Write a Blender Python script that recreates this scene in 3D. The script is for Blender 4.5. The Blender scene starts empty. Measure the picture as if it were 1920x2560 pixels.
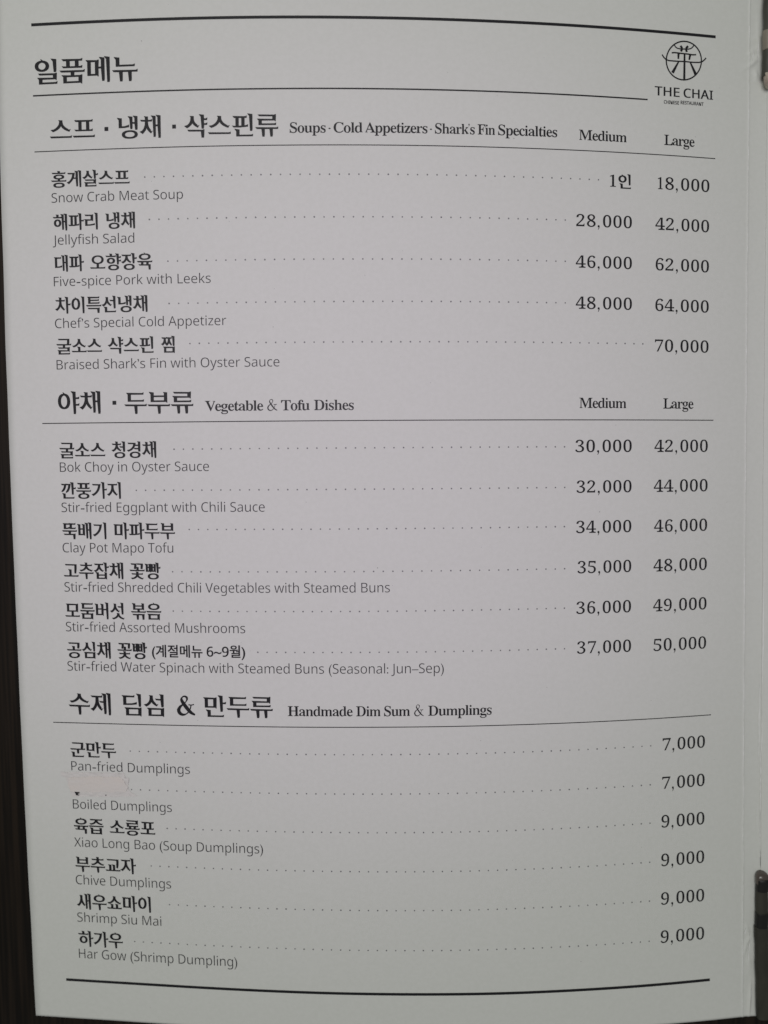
import bpy, bmesh, math, random
from mathutils import Vector, Euler, noise
from mathutils.geometry import tessellate_polygon, delaunay_2d_cdt

sc = bpy.context.scene
# ---------------------------------------------------------------- camera
CAM_ROT = (-0.0673, 0.0093, -0.0066)
CAM_LOC = (0.0021, 0.0982, 0.1863)
cam_d = bpy.data.cameras.new('camera')
cam = bpy.data.objects.new('camera', cam_d)
sc.collection.objects.link(cam)
cam.location = CAM_LOC
cam.rotation_euler = Euler(CAM_ROT, 'XYZ')
cam_d.sensor_width = 36.0
cam_d.sensor_fit = 'AUTO'
cam_d.lens = 1800.0 / 2560.0 * 36.0
cam_d.clip_start = 0.01
cam_d.clip_end = 20
cam_d.dof.use_dof = True
cam_d.dof.focus_distance = 0.1895
cam_d.dof.aperture_fstop = 6.5
sc.camera = cam

# ---------------------------------------------------------------- light
world = bpy.data.worlds.new('World')
sc.world = world
world.use_nodes = True
bg = world.node_tree.nodes['Background']
bg.inputs[0].default_value = (0.95, 0.97, 1.0, 1)
bg.inputs[1].default_value = 0.145

def area(name, loc, target, size, watts, col):
    d = bpy.data.lights.new(name, 'AREA')
    d.shape = 'RECTANGLE'
    d.size, d.size_y = size
    d.energy = watts
    d.color = col
    o = bpy.data.objects.new(name, d)
    sc.collection.objects.link(o)
    o.location = loc
    o.rotation_euler = (Vector(target) - Vector(loc)).to_track_quat('-Z', 'Y').to_euler()
    return o
# soft ceiling panel above and slightly behind the table
area('ceiling_light', (-0.14, 0.38, 0.94), (0.0, 0.09, 0), (0.60, 0.50), 4.35, (1.0, 1.0, 0.965))
# added spot, no lamp there: soft faintly violet pool standing in for lens shading
sd = bpy.data.lights.new('centre_tint_spot', 'SPOT')
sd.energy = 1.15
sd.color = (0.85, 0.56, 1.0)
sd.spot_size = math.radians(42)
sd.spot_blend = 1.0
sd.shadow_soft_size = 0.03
so = bpy.data.objects.new('centre_tint_spot', sd)
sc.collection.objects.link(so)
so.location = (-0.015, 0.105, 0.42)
sc.view_settings.view_transform = 'Standard'
sc.view_settings.look = 'None'
sc.view_settings.exposure = 0.0
sc.view_settings.gamma = 1.0

GLYPHS = {
'T일': (0.92, '+y0{+E1J*w1e*r1J+,0{*T0{)T0W(|0-(Z/M(O.e(Z-{(|-B)T,q*T,N+J,H,@,N-?,q-s-B.9-{.D.e.9/M-s0--?0W,@0{!+J03+p0-,G/l,h/A,t.e,h.-,G-]+p-A+J-;+%-A*N-]*..-)|.e*./A*N/l+%0-\n.{1e/31;/g0R0-,.1*,*1:,v1:1E\n**&}**&81M&81Y(C0h&}+T&}+T).0b).0q(j1:(j1F+Y1:+s0L+Y)e+i*C*y/h*q/h)n)F*%)Z)_**)0'),
'T품': (0.92, '(e*^(y*=)G)i)G&80H&80W%t0|%t1.*K0|*e04*K-x*K-x+^1|+^2.,j1;,H&y,V(W+g,J+^,J*K!/O)c/O(#*t(#*t)c\n(p.>)N-L1)-D15.P0B.0/b.0/b0<1,0<181H0E1((m16)K0D*a0<*a.0!,40<.30<.3.0,4.0'),
'T메': (0.92, '/@1e/R1;0,0R0L&,1F&(1V&t1V1E\n-<1P-N1(.(0?.(-P-.-P-:04-.0L,@04&y0F(30%([/P([)q,T)q,e)Q-.)Q-.,f.(,f.H&Z/A&V/Q(H/Q12!+_/J+_*Y*+*Y*+/J'),
'T뉴': (0.92, '(a15(s0g)K0#)K-00t-01%.<03-v*z-v*z0q\n&y+n(W*|*_*t+%&,+}&(,3&t,3*t.6*t.V&,/S&(/e&t/e*t1|*t2.,%1;+_'),
'T스': (0.92, '&y)I(W(V2$(N21)[1>);\n,%0n,/0T,E0<,E/u,8/%+u.D+B-_*Z-))l,X(A,E)N+C*U+f+c,C,a-6-2-x-^-6.[,B/i+f1%+<1b,W0o,70S,W/d-).|-_.H.C.+/%-x/u-x0_'),
'T프': (0.92, '&y)D(W(P2$(H21)V1>)6\n(k,2)I+A1.+91:,D0G,#/a,#/a/V10/V1<0d0I0B(i0P)G/_*a/V*a,#!,4/V.3/V.3,#,4,#'),
'T냉': (0.92, '-o+$,_*y+a*h*e*:*<)e*.)(*<(F*e&p+a&C,_&2-o&,/#&1/}&C0y&p1F(F1T)(1F)e0y*:/}*h/#*z!-o*7.q*-/D)w/r)T0&)(/r(T/D(4.q(#-o&t,l(#,=(4+k(T+Z)(+k)T,=)w,m*-\n,y1Q-11)-e0@.++R.}+N/3,@/3-v0%-v0@+11B+-1O+l1O1D/>1b/O1:0%0V0%.c/3.c/313\n(i,r(i,+)d,++P,.-T,G-V-[,e-;+W,{*<,t*<0T&}0t(50J(i/c'),
'T채': (0.92, ')y14*)0t*D0T*D/M(-/[(g.j*D.b*D.8*=-:*&,@)[+K)+*b&q*-)<)&*+)q*q*w+.+b+E*},2*$-0)4.&*R-4*2-/*q,V+W,2,G+v->+o.8+o.b-[.b-i/o,v/M+o/M+o1#\n--1P-?1(-s0?.9&Z/2&V/B(H/B,J0.,J0N&,1H&(1X&t1X1E/B1e/T1;0.0R0.-8/B-8/B12'),
'T샥': (0.92, ')9*l)s)z/>)r/X&,0_&(0m&g0y*]0m*v0$*]\n.R1e.f1;/>0R/_+10[+-0m+y0m,l22,l2>-y1K-W0m-W0m.|22.|2>0/1K/i0m/i0m1E\n*J1$*S0g*k0M*k/n*c.z*G.4)x-N)>,s&w,N)5+I*7,&+2,v+V-[+{-$,s,7.$+V.l,u-y,S-i-)-/-[,_.=,E.},=/h,=0q'),
'T핀': (0.92, '.{1d/31:/g0Q0-)j1*)f1:*V1:1D\n)9*n)K*D*$)[*$&@1D&@1P(L0^(,+R(,+R*N\n(r+H+p+D/8+b/>,m.K,K-k,>-k/].a/].m0j-z0H(G0V)&/f)f/])f,.(.,<!+6/],?/],?,5+6,2'),
'T류': (0.92, '&x+H(V*W*a*O+&&,,#&(,4&t,4*O.6*O.V&,/S&(/e&t/e*O2#*O20+Z1=+:\n)G-*)G,>1-,>19-J0F-**v-**v.A0K.A0Z-}1$-}110|1$1:070|)(10)b0>/O06/O/((e/:(y.t)G.D'),
'SS': (0.581, ')-&l)1&y)9(2)X(E)H(=)](-*,&x*^&j+8&f,(&n,h(*->(N-a(|-u)V-y*8-s*c-i+--U+M-9+m,l,/,5,L+-,{*W-;*6-X*)-q)}.B**.j*A/-*f/A+;/H+d/C,1/4,X.w,z.O-4-y-;-[-f-[-f/Z-6/Z-3/N-6/N,v/S,i/[+s/r+M/x+-/z*M/r)u/[)L/:)/.k(y.8(w-X)),v)F,A)z+o*m+B+r*n,F*M,]*/,h)Y,[)&,D(b+u(G+?(?*M(L)n(s)G)W)-*^(d*^(d&l'),
'So': (0.501, '+S&p,/(2,X(Z,x)4-2)o-8*W-2+A,x+},X,T,/-#+S-A*n-L*--A)Q-#)(,S(c+|(N+@(H*W(N)r(c)6)((])Q(4*.&p*o&f!*G(E*/(d*%(w)u)C)p*X)w+o*.,O*G,n*o,y+9,n+R,O+f+o+m*W+h)B+](w+S(d+;(E*o(;'),
'Su': (0.558, '*b&q+1(#+V(9,((h,((/-%(7-r(0-r(Z-e(]-G(l-A(l-B)2-B-8+G-8+G,n+T,l+n,^+w,U+z,3+z).+T(i*s([*a(^*H(n*?(}*;)7*;-8(E-8(E,n(P,l(k,X(p,T(r,3(r)[(x(r)0(F)f&t*5&m'),
'Sp': (0.553, '+@$[+@%#+(%%*i%,*W%4*K%<*E%X*D&#*D(Q*z&{+h&m,F&x,r(8-;(_-T)9-f)w-k*b-f+G-T,%-<,U,t,{,J-:+s-E+4-<*a,z*<,H*<-8(O-8(O,n([,k(t,[(},T(|,,(|%u(y%:(r%9(d%.(N%$(<$}(<$[!*T(k*D(z*I+k*y,L+I,]+p,R,3,+,?+Q,D*X,>)],/)*+j(Z+D(Q'),
'Ss': (0.429, '+5&p+l(9,1(k,;)W,2*,+|*N+_*l+3+,*H+M*,+^)r+q)k+})g,?)l,S)y,f*3,r*P,u*w,n+<,]+V,9+d+p,0+p,0-;+e-=+[-.+b-0+N-6+D-;*l-H*D-L)f-B)/,y(n,K(c+d(i+<({*u)A*U)o*;*a)o+,)Q+9)(+4(f+#(P*g(C*C(?)t(H)M(_)0)1)$)Y(U)Y(U&})(&})0(4)$(0)I(#*$&k*S&f'),
'S·': (0.22, ')g+()X+H)8+U(r+H(e+((r*b)8*S)X*b'),
'SC': (0.697, '-?&p.4(2.z(c/O)>/))d.[)8.#(l-B(R,b(J,#(P+I(h*x)6*U)r*@*g*:+m*@,y*S-s*t.W+</#+k/=,M/F->/9.$.r.[.0.t-M/B-M/B/W.p/W.e/=.k/@.E/F.7/O-8/n,D/x+;/j*A/@)X._)(-q(d,v(X+p(c*i)&)m)W)#*@(C+9&v,@&h'),
'Sl': (0.297, '*f&|*f(H*f(H*P(S*H(X*E(w*E/b(R/b(R/<(]/;(v/+({/((|.d(|(w(w(W(n(P(X(H(W(G(W&|'),
'Sd': (0.551, '+%&t+O(2+z(g+z(2,w(8-h(0-h(X-V(]-A(n-;(r-8):-8/b+5/b+5/=+>/<+^/1+n.v+r.j+r,g+=-8*Q-E)s-:)F,{(|,R(a+z(O+;(I*M(N)i(_)1(y(Z)A(6)l&x*B&l!*G(Z*))))v)Z)q*V)w+T*+,.*J,V*q,a+4,Y+Q,Y+b,_+r,,+r(w+a(u+A(h+)(V*l(Q'),
'SA': (0.65, ')w(-)w(F*+(E)V(K)8([):(])@({)E)1)j*1,I*1,e)G,r)%,u(u,](P+q(E+q&|/N&|/N(E/.(L.v(S.c(u.E)G+]/q+F/r(g)<(W(k(K(V(3(J(((I(((-!+*-K,4*i*#*i'),
'Se': (0.448, '+Q&|,8(E,i)&,E)F+t(v+<(e*^(p*5)9)y)p)p*d,i*d,d*v,T+},0,i+G->*]-K*#-@)L-#)%,U(k+z(]+A(M*](O)q(d)4)&(])L(8)|&z*W&o!)r+I)},?*9,f*c,v+(,n+<,W+E,9+K+Z+K+?)p+?'),
'St': (0.34, '*o&|+M(K+m)%+D);+,(p*g(d*S(g*E(t*A)&*?)D*?,]+O,]+O-=*H-=*H/1*+/1)q.g)R.3),-R(@,b(@,](v,](v)5(|([).(D)k&r**&n'),
'Si': (0.295, '){.=*5.J*D.a*H.z*D/9*6/N){/])b/c)G/])2/N)#/9(z.z)#.a)2.J)G.=)b.8\n*f&|*f(H*f(H*P(S*H(X*E(w*E-8(S-8(Q,n([,l(t,_(z,Z(|,9(|(w(w(W(n(P(X(H(W(G(W&|'),
'Sz': (0.436, ',T&u,b)^,8)^,))3+i(i+9(S*U(N*&(N,[-),[-@(M-@(E+g(p+g({,4)5,R)Z,e*1,i*t,h(5()(5&u'),
'Sr': (0.428, '+@&|+@(C*x(F*X(Q*I(j*F(v*F+9*H+g*a,,+%,;+<,C+M,?+S,;+j+{+x+s,3+p,D+t,S,#,[,1,_,N,T-.,W-(,A-6+w-;+W-4+6,}*i,e*A,8*A-8(R-8(P,n(Z,l(r,b(y,Z(|,9(|(w(x(W(n(P(X(H(=(C(=&|'),
'Sh': (0.567, '*f&|*f(G*f(G*P(R*G(X*D(w*D,6*S,;+O,S+i,N+{,>,&,*,*+^,+(v,.(]+P(C+b(C+b&|-p&|-p(G-o(G-Y(Q-P(X-L(w-L+T-E,@-1,l,{,x,,-7+M-=*u-%*D,O*D/b(P/b(P/<(Y/;(o/0(x/)(|.f(|(w(w(X(n(P(W(G(W(G(W&|'),
'Sa': (0.512, ',z&{-N(G-<(f-7(b-&([,z([,j(n,n)&,o+R,e,@,G,l+h-8*e-J*,-H)W-4)5,t(t,[(c,?([+|(a+b(Z+j)7+E)=+C)X+F)k+P)w+a){+u)x,*)o,=)e,O)x,m*N,u*t,p+5,a+D,C+K,*+K+@)|*k)/*3(R)C(K)&(Q([([(M(}(8)X(.*w(8+O(T+U(A,+&p,=&m!*.(d)v(|)t)G*+)|*T*J+K*k+K)#+1(n*s(h*b(_*L(Z'),
'Sk': (0.534, '*f&|*f(H*f(H*P(R*H(X*D(w*D*R*[*h+{(q,+(b,-(^,#(J+](C+p(C+p(/.((/.((J.$(K-j(Q+f+F,_,A-,,c-X,l-X-9+b-9+b,p+P,p,#,j,),c,#,S+m,4*D*e*D/b(R/b(Q/<(]/:(v/,(z/)(|.d(|(w(w(X(n(Q(X(H(V(G(V&|'),
'S’': (0.17, '(y/%(o.L(T-t(_-j)..B)G/%)L/X)./x(j/x(O/X(T/%'),
'SF': (0.602, ',@&|,@(E+s(G+T(K+8(W+2(_+#({*v)B*v+b+3+c,,+Y,4+W,U*m,d)|-,)|-,-p,d-p,U-,,3,C,+,@+5,8*v,9*v.e*t.|*u.q+2/-+E/3+r/5,Z/2-6/)-a.q-|.O.1-}.7-Y.a-Y.a/i(7/i(7/?(b/8)//()C.d):.@):)G)A(o)4(b(l(M(9(D(9&|'),
'Sn': (0.567, '*f&|*f(G*f(G*P(R*G(X*D(w*D+|*j,B+O,S+i,N+{,>,&,*,*+^,+(v,.(]+P(C+b(C+b&|-p&|-p(G-o(G-Y(Q-P(X-L(w-L+T-E,@-1,l,{,x,,-7+M-=*u-&*A,M*A-8(P-8(P,n(Y,l(p,a(x,X(|,;(|(w(w(X(n(P(W(G(W(G(W&|'),
'Sc': (0.437, '+L&v,7(=,o(v,M)8+w(m+B(_*c(n*2)?)s*&)k+1)t+{*+,L*H,l*q,v+9,l+C,N+E,G+D,7+J+p+Z+[+w+U,*+W,U+u,U+v,Y,0,P,W,2,{+_-=*x-K*6-C)X-%),,S(e+z(O+<(H*Q(O)m(d)3)((])O(8*$&z*Z&o'),
'SM': (0.944, '*V&|*V(G*C(H)w(U)q(c)o)A)o.d,a&|,x&|/m.s/m)F/n(|/e(a/T(X/;(M/$(H.a(E.a&|2H&|2H(E2+(G1j(N1W(V1G(^1?(|1@)I1?.F1<.W1U/&1}/92I/?2I/b/P/b-9*A*|/b(8/b(8/>(W/;(p/7)//-)C.j)J.m)6.K)4)@)2(d)-(X(a(I(O(H(O&|'),
'Sm': (0.825, '*c&|*c(H*c(H*L(T*E(Y*C(w*C+}*e,A+K,R+d,N+v,=+|,*,#+^,#(w+{(Y+r(R+](G+[(G+[&|-f&|-f(G-e(G-O(S-G(Y-D(w-G+p-|,F.K,R.e,N.v,>.|,*/$+^/$(w.|(Y.s(R.^(G.^(G.^&|0i&|0i(G0h(G0R(R0J(X0G(w0G+T0@,@0+,m/u,y/(-8.C-9-o,}-=,H-+,m,u,x+}-6+D-:*s-$*@,J*@-8(O-8(O,n(Y,l(p,a(x,X({,;({(w(w(X(n(P(W(G(V(G(V&|'),
'SL': (0.635, '.l&v/9*X.m*X.S)v.8)A-n(v->(a,a(U+x(Q+Y(R+?(W+,(d*|(f*v)$*v)E*v.F+#.j+2/&+7/.+R/9+n/=,6/>,6/b(:/b(:/>(d/:)//+)D.d)F.G)F)A)@(l)2([(k(K(9(D(9&v'),
'Sg': (0.487, '+d$],T${-.%U-;&2-1&l,}(6,i(H,B(X+g(c*y(f*C(f)k(n)a)%)f);*#)]*.)a*E)a*[)]*t)^+K)i+v)},<*;,V*X,h*|,m+I,e+{,J,M-/,M-/-3+w-1+>-A*]-K*#-C)N--)(,l(f,K(R,&(K+V(X*r)+*:*()e)9)@(l)0(L(t(I(e(d&})F&O(E%}(9%d(D%?(p$t)M$[*K$R!*<*;*(*P)t*t)n+T)s,6*(,X*<,n*],v+$,n+F,F+K,7+K+T+G*t+9*R+%*;*^*2!*(%0)T%?)=%S)7%g)C&9)V&N+K&N+u&K,5&C,C&5,H%y,7%N+]%5*c%,'),
'T야': (0.92, '+k0U+71%*i1?*d1%*x0U*<0M)^00)9/g(k/#(P.*(H-#(P+w(k+#)9*:)^)q*<)R+<)D,<)R,u)q-?*:-i+#.(+w.0-#.(.*-i/#-?/g,u00,<0M!+</a+T/Z,$/:,I.W,Y-s,a-#,Y,/,I+I,$*g+T*E+<*@+#*E*S*g*0+I)y,/)s-#)y-s*0.W*S/:+#/Z\n.K1e.^1;/70R/W&,0T&(0f&t0f*y28*y2D,,1Q+f0f+f0f.#28.#2D/21Q.l0f.l0f1E'),
'T두': (0.92, '(q0|)+0Z)S0,)S,k0o,k0{-v0.-T+)-T+)0#0c0#0o10/|0j\n&x+Y(V*i,I*a,k&/-g&+-w&w-w*a2#*a20+m1=+K'),
'T부': (0.92, '(_1>(r0p)J0-)J,Q0F,Q0U,30z,30z0z/)1//20p/K0S/K/T*x/T*x0z!*x.k/K.k/K-=*x-=\n&x+K(V*Z,I*R,k&,-g&(-w&t-w*R2#*R20+^1=+='),
'SV': (0.637, '+x&i.P.J.b.w.m///-/:/7/;/7/T-</T-</=-K/<-m/4-z/*-{.u-t._-l.F,9*?*W.A*L.^*B/8*>.n*g/4+./<+T/>+T/b&g/b&g/?(4/4(E/,(c.s(q.N+e&i'),
'Sb': (0.537, '(q&k)b(I*P&s+8&f+x&r,S(6-$(c-D)=-W)}-^*k-X+N-H,+-/,X,g,|,<-9+^-D*m-6*6,f*6/b(@/b(@/<(L/9(h/*(l/$(n.T(n&k!*b(G*?(l*6)/*6,2*G,a*U,Y*r,X+3,_+Z,U,#,0,3+Y,9*b,1)V+y(t+Z(L+-(>'),
'S&': (0.88, '1p(41L(J0v(g0?)-/j)R/:)}.d*U.2+3-^+j-0,C,^,x,6-O+o-|+S.D+?._+3.t+-/++&/>+%/S++/k+40%+H04+d0A,$0I,=0K,T0D,o07-*0&-5/t-=/h-A/P-C/8-F/$-x/&-y/9-{/T-x/x-k0@-L0V-,0h,c0s,?0u+w0q+S0e+50R*v0>*]0)*I/h*;/F*5.{*=.T*K.2*a-j*y-B+?,n+h,8,:+Y,i+#-@*H-w)l.T)7/4(d/t(B0Y(*18&t1_&j\n-I/E-@/3-3.s-#.V,k.=,R.%,5-h+p-N+M-4+%,w*T,_*),C)Z,$)8+[(t+5(X*f(H*6(K)_(Y)2(q(d)4(A)Z((*,&o*Y&b+.&Z+[&[,0&d,]&q--(*-S(C-x(c.>)*.Y)K.t)n/.*5/@*X/O*|/]+G/h+o/o,7/u,N/Q,V/L,>/E+w/;+P//+..{*h.k*F.V*&.?)c-|)D-Z))-9(j,q(V,K(J,$(B+X(?+6(B*p(M*N(^*3(s)z)-)k)A)^)X)X)q)X**)Z*A)g*b)z++*6+K*R+j*w,-+C,J+i,j,1-*,R-C,r-^-3-y-J.=-].[-l.w-u//\n.>,M.S,K.t,G/>,C/e,C02,F0],M1),S1C,X19-00y-*0S,{0,,r/c,m/B,o.{,u.[,|.F-&'),
'ST': (0.63, '-R&|-R(D,y(J,U(W,@(z,=)A,=/7,R/8-6/2-k.}.6.Y.I.%.P-V.{-V.{/b(//b(/-W(Y-W(g.=)+.j)Y/-*Q/8*i/7*i)A*f(|*N(X*-(J)S(D)S&|'),
'Sf': (0.318, '+C&|+C(C*x(E*U(Q*G(m*D)+*D,Y+I,Y+I-=*D-=*E.W*K.|*S/3*f/A+$/F+8/B+@/6+A/4+>/*+5.n+2.X+6.G+@.9+O.1+j..,+.4,8.=,A.K,E.f,=/-,#/K+U/j*w/v*6/i)O/=)-.e({-y(|-=(:-=(:,Y(|,Y(|)7(|(k(w(S(g(K(b(L(L(E(8(C(8&|'),
'SD': (0.738, '+p&z-,((.*(K.m)%/@)i/[*c/f+o/[,x/?-q.j.Z.#/7,}/[+f/d(8/b(8/>(g/9)-/,)B.e)E.@)E)8)C(w)0(V(g(I(@(D(@&|!+C(Q+#(d*y(i*v)4*v.P*y.x+%/#+D/4+h/8,F/1-$.q-H.M-j-m.#,x.++q-w*>-P)E-%(n,G(T+g(M'),
'T수': (0.92, ',*13,30u,I0[,J0M,7/X+m.|+).A*,-o(I-[)P,_*Z,w+g-H,d.,-6.f-d.,.a-H/l,w1+,V1_-o0m-M0?-o/B.B.X.}.3/Y-z0M-{1$\n&y+h(W*u,I*m,k&,-g&(-w&t-w*m1|*m2.+z1;+X'),
'T제': (0.92, '/?1e/Q1;0+0R0K&,1D&(1T&t1T1E\n-:1N-L1%.%0=.%-b,$-p,^-#.%,v.F&[/>&W/N(I/N10\n(-0A(g/O*D/G*D.N*<-G*%,E)Z+J))*[&n*$)<(y*+)n*r*z+/+l+D+(,.*#-,)-.%*L-3*,-.*o,V+Y,3,N+w-L+p.N+p/G-T/G-b0S,o03'),
'T딤': (0.92, '.{1e/31;/g0R0-+L1*+H1:,:1:1E\n)D+/)X*i*(*9*(&90b&90q%u1:%u1F*w1:+50L*w!/i*3/i($+S($+S*3\n(60o(J0M(t/y(t,5*$,5,p,9/:,U/<-j.I-H,n-)*F,|*F/q.1/q.=0}-J0['),
'T섬': (0.92, ')D+/)X*i*(*9*(&80e&80t%t1=%t1I*w1=+50O*w!/l*3/l(#+T(#+T*3\n-7/Q-q.a/j.W0-+L1.+H1=,41=1E/81Z/D1;/j0j/j/C\n*N1,*W0n*o0T*o/s*g/&*K.=)|-Y)A-$&y,])7+X*8,4+3-%+X-g,#-0,w,D.)+g.o-)-|,c-[-A,v.*,P.n,@/o,@0x'),
'H&': (0.88, '1u(@1S(X1#(y0K)B/z)j/N*8.y*l.I+I-w,%-H,W,w-2,N-d,-.3+m.T+W.n+L.}+E/.+</;+7/M+7/d+;/x+N0++h06,(0=,=0>,Q06,h0(,y/s-$/h-*/c-0/O-3/7-7/$.-/&.0/9.2/V.0/}-{0L-W0g-30w,g1&,?1(+t0}+O0p+/0]*o0F*P01*8/n*%/H)w.x*#.K*3.$*G-X*a-1+&,Z+N,#+|+D,O*h-)*3-b)U.A(|/#(L/i(.0Q&r11&e1Y&]\n-;/L-6/8--.w,z.X,k.=,R.%,5-h+p-N+M-4*},|*N,i)y,Q)J,5)#+l(Z+C(<*q((*:(,)Y(<)%(V(Q(y(+)J&k)|&V*S&J+,&F+]&L,2&X,_&l--(*-T(@-|(^.C)#.c)D.|)h/7*0/I*S/Y*x/h+D/r+m/y,50$,L/G,X/B,A/:+z/1+T/$+2.r*m.a*K.M*-.7)j-w)J-W)--7(l,q(V,J(O+}(L+W(N+8(V*v(d*Y(v*B)0*5)C**)R)|)f)y)v)z*%)x*6*$*R*4*u*F+;*]+[*},#+G,F+i,j,1-*,R-C,r-^-3-y-M.;-d.W-v.r.)/(\n.>,M.S,K.t,G/>,C/e,C02,F0],M1),S1C,X19-00y-*0S,{0,,r/c,m/B,o.{,u.[,|.F-&'),
'T만': (0.92, '(#0^(80=(b/i(b+c-H+c-W+C-|+C..0K-|0e-40K!,O/b,O,L*3,L*3/b\n.R1e.f1;/>0R/_)p0[)l0m*]0m-M24-M2@.Z1M.:0m.:0m1E\n)**u)<*K)p)d)p&@1/&@1;(L0H(,+B(,+B*U'),
'SH': (0.779, ',*&|,*(D+Q(K+0([*|(l*v)A*v+^-v+^-v)A-s(z-^(X-7(I,h(D,h&|0U&|0U(D0%(L/](a/O(n/V)B/V.F/M.g/_/(0,/90U/?0U/b,h/b,h/>-./;-D/7-^/--d/#-o.i-v.F-v,=*v,=*v.F*}.i+//#+4/-+M/7+e/;,*/>,*/b(:/b(:/?(d/9)//))D.d):.F):)B)@(l)2([(k(K(9(D(9&|'),
'K홍': (0.92, '-4*>+y*:*x*-)w)b)M)9)@(a)M(.)w&a*x&;+y&.-4&*.H&./I&;0J&a0t(.1&(a0t)90J)b/I*-.H*:!-4)O.U)D/-)0/G(a/-(7.U(#-4&s+m(#+;(7*{(a+;)0+m)D\n,%1e,/1K,E13,E0U(E0e)$/n1P/f1]0w0k0U.#0U.#1U\n&t+p(R*x2&*p23,(1@+b.#+b.#,H.u,N0,,p0^->0p-t0d.H0<.o/>/7.C/C-4/G,%/C+*/7*,.o)a.H)R-t)e->*<,p+N,N,E,H,E+b!-4.].J.Q.u.@/2-t.u-M.J-;-4-1+y-;+N-M+6-t+N.@+y.Q'),
'K게': (0.92, '/;1i/M1?0&0V0G&(1J&#1Z&p1Z1I\n(A0<({/B+_/:+N.0++-$*L+|)X+$&t*1)@)+*R*)+W+-,J,D-u,D.;&V/=&R/M(D/M11-/1O-A1&-u0>-u-7,m-7-2.R-I0.-=0F,O0.'),
'K살': (0.92, '*D18*M0z*e0b*e09*[/I*B.a)t.$):-J&o-&)-+x*5,S+3-F+V.(+x-R,q,k.(,3.p-R-}-2-h-b-/.7,b.p,I/Q,A0:,A1*\n.M1i.a1?/90V/Y+{0b+w0r,i0r.?29.?2E/T1R/40r/40r1I\n)b&{)b&21,&218(E0E($+=($+=)&0>)&0M(c0r(c1#+X0r+r0*+X)B+h)|*p/:*h/:)o)#*&)8)a)b)1'),
'K스': (0.92, '&t)M(R(R2*(J26)a1C)?\n+{0r,*0X,@0@,@/v,3/%+r.F+?-c*Y-,)k,Z(<,F)K+@*W+d+e,@,d-4-2-p-Z-3.Y,@/h+c1)+81g,X0t,80T,Y/e-+/#-c.K.F.0/%-}/v-}0d'),
'K프': (0.92, '&t)H(R(L2*(D26)Z1C):\n(f,6)D+=13+51?,H0L,(/f,(/f/R15/R1A0h0N0F(d0T)B/Z*Z/R*Z,(!,9/R../R..,(,9,('),
'NS': (0.549, '+X(&,<(8,o(T-:(|-P)Q-W*1-U*S-N*r-B+1-1+H,v+],[+p,<,&+s,7+J,G+$,U*_,e*D,r*/-%)x-5)j-F)a-Y)Z-q)X./)].O)j.l*$/)*B/;*g/E+8/H+X/G+y/C,=/=,Y/5,w/,-./$-D/c-0/k,m/t,L/|,+0(+b0,+:0-*j0+*B0#)y/r)Y/b)?/L)*/4(u.s(l.R(i.0(n-W(}--);,e)_,F*2,,*k+n+9+^+]+O+z+@,7+2,I*|,W*k,b*V,g*A,i*),d)^,S)?,;)%+s(m+G(c*o(^*G(_){(e)T(l)2(u(n)$(_)+(_(@(s(9)4(1)T(*)x($*B&|*k&{'),
'Nn': (0.618, ')p(+)p+0)t+m*%,E*:,o*Y-3+--E+f-K,S-<-&,g-5+t-5(+-|(+-|+y-w,]-g-4-L-W-(-q,R.%+s.++Q.)+2-|*n-q*Q-b*:-L*#-0)m-0)_-{)(-{)((+'),
'No': (0.605, ',4(),q(@-G(i-m)D.)*/.0+&.-+_-|,7-k,c-S-.-7-L,p-f,I-w+y.(+J.+*^-})}-f)K->)&,c(k+y(d+&(g*H(r)q)))D)@(y)](X*$(@*J(/*u(#+G&{!*o(_*B(t)|);)f)i)W*C)S+&)W+e)f,?)|,k*A-2*n-E+H-K,#-E,O-2,q,k-.,?-;+e-?+&-;*C-.)i,q);,O(t,$(_+I(X'),
'Nw': (0.786, '*o(,+u+K,2,D,A-0,S-0,e,D,|+L.#(,/$(,0^-|/p-|/$*m.h)k.W(w.E(w.5)k-y*Z,w-|+}-|*x*Z*j*)*[)M*P(v*>(v*.)n)s*m))-|(9-|)q(,'),
'NC': (0.632, ',n&|-5(#-S((-q(-.1(5.F(;.F(z-W(h-:(d,u(a,T(_+a(i*x)**E)W){*;)f++)^,&)g-#)}-n*I.P+$/$+e/?,U/H,w/G-;/C-X/<.B.}.a/a.-/u-E0(,V0-+l0(+-/s*P/X)|/6)T.f)7.3({-R(n,n(j,((n+:(z*R)4)s)O)?)u(p*F(M*{(4+](%,G&{'),
'Nr': (0.413, ')p(+)p+8)r+])z,$*-,C*=,^*R,u*k--++-:+G-B+e-E,*-C,=-?,F.%,1.*+k.++G.(+)-x*g-g*M-O*7-6)|,q)k,q)a-{)(-{)((+'),
'Na': (0.561, '*t&}+<(*+W(5+q(E,/(Z,I(y,X(y,k(+-A(+-A,/-<,h---9,o-Y,J-r+v.$+:.**s.)*P.#*0-w)l-m)O-c)?-Y)S-&*:-@*U-G*s-L+5-M+W-J+w-A,5-1,G,r,R,O,U,$,U+T+J+Q*S+J)n+;)<*}(u*](b*6(Y)a(_)/(o(d).(E)O(1)w($*I&{!*@(X*&(b)k(o)X)()M)@)J)_)O*()^*E)v*]*?*o*q*{+S+%,T+),T*H,O)p,?)E,#)%+Y(j+2(Z*^(V'),
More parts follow.
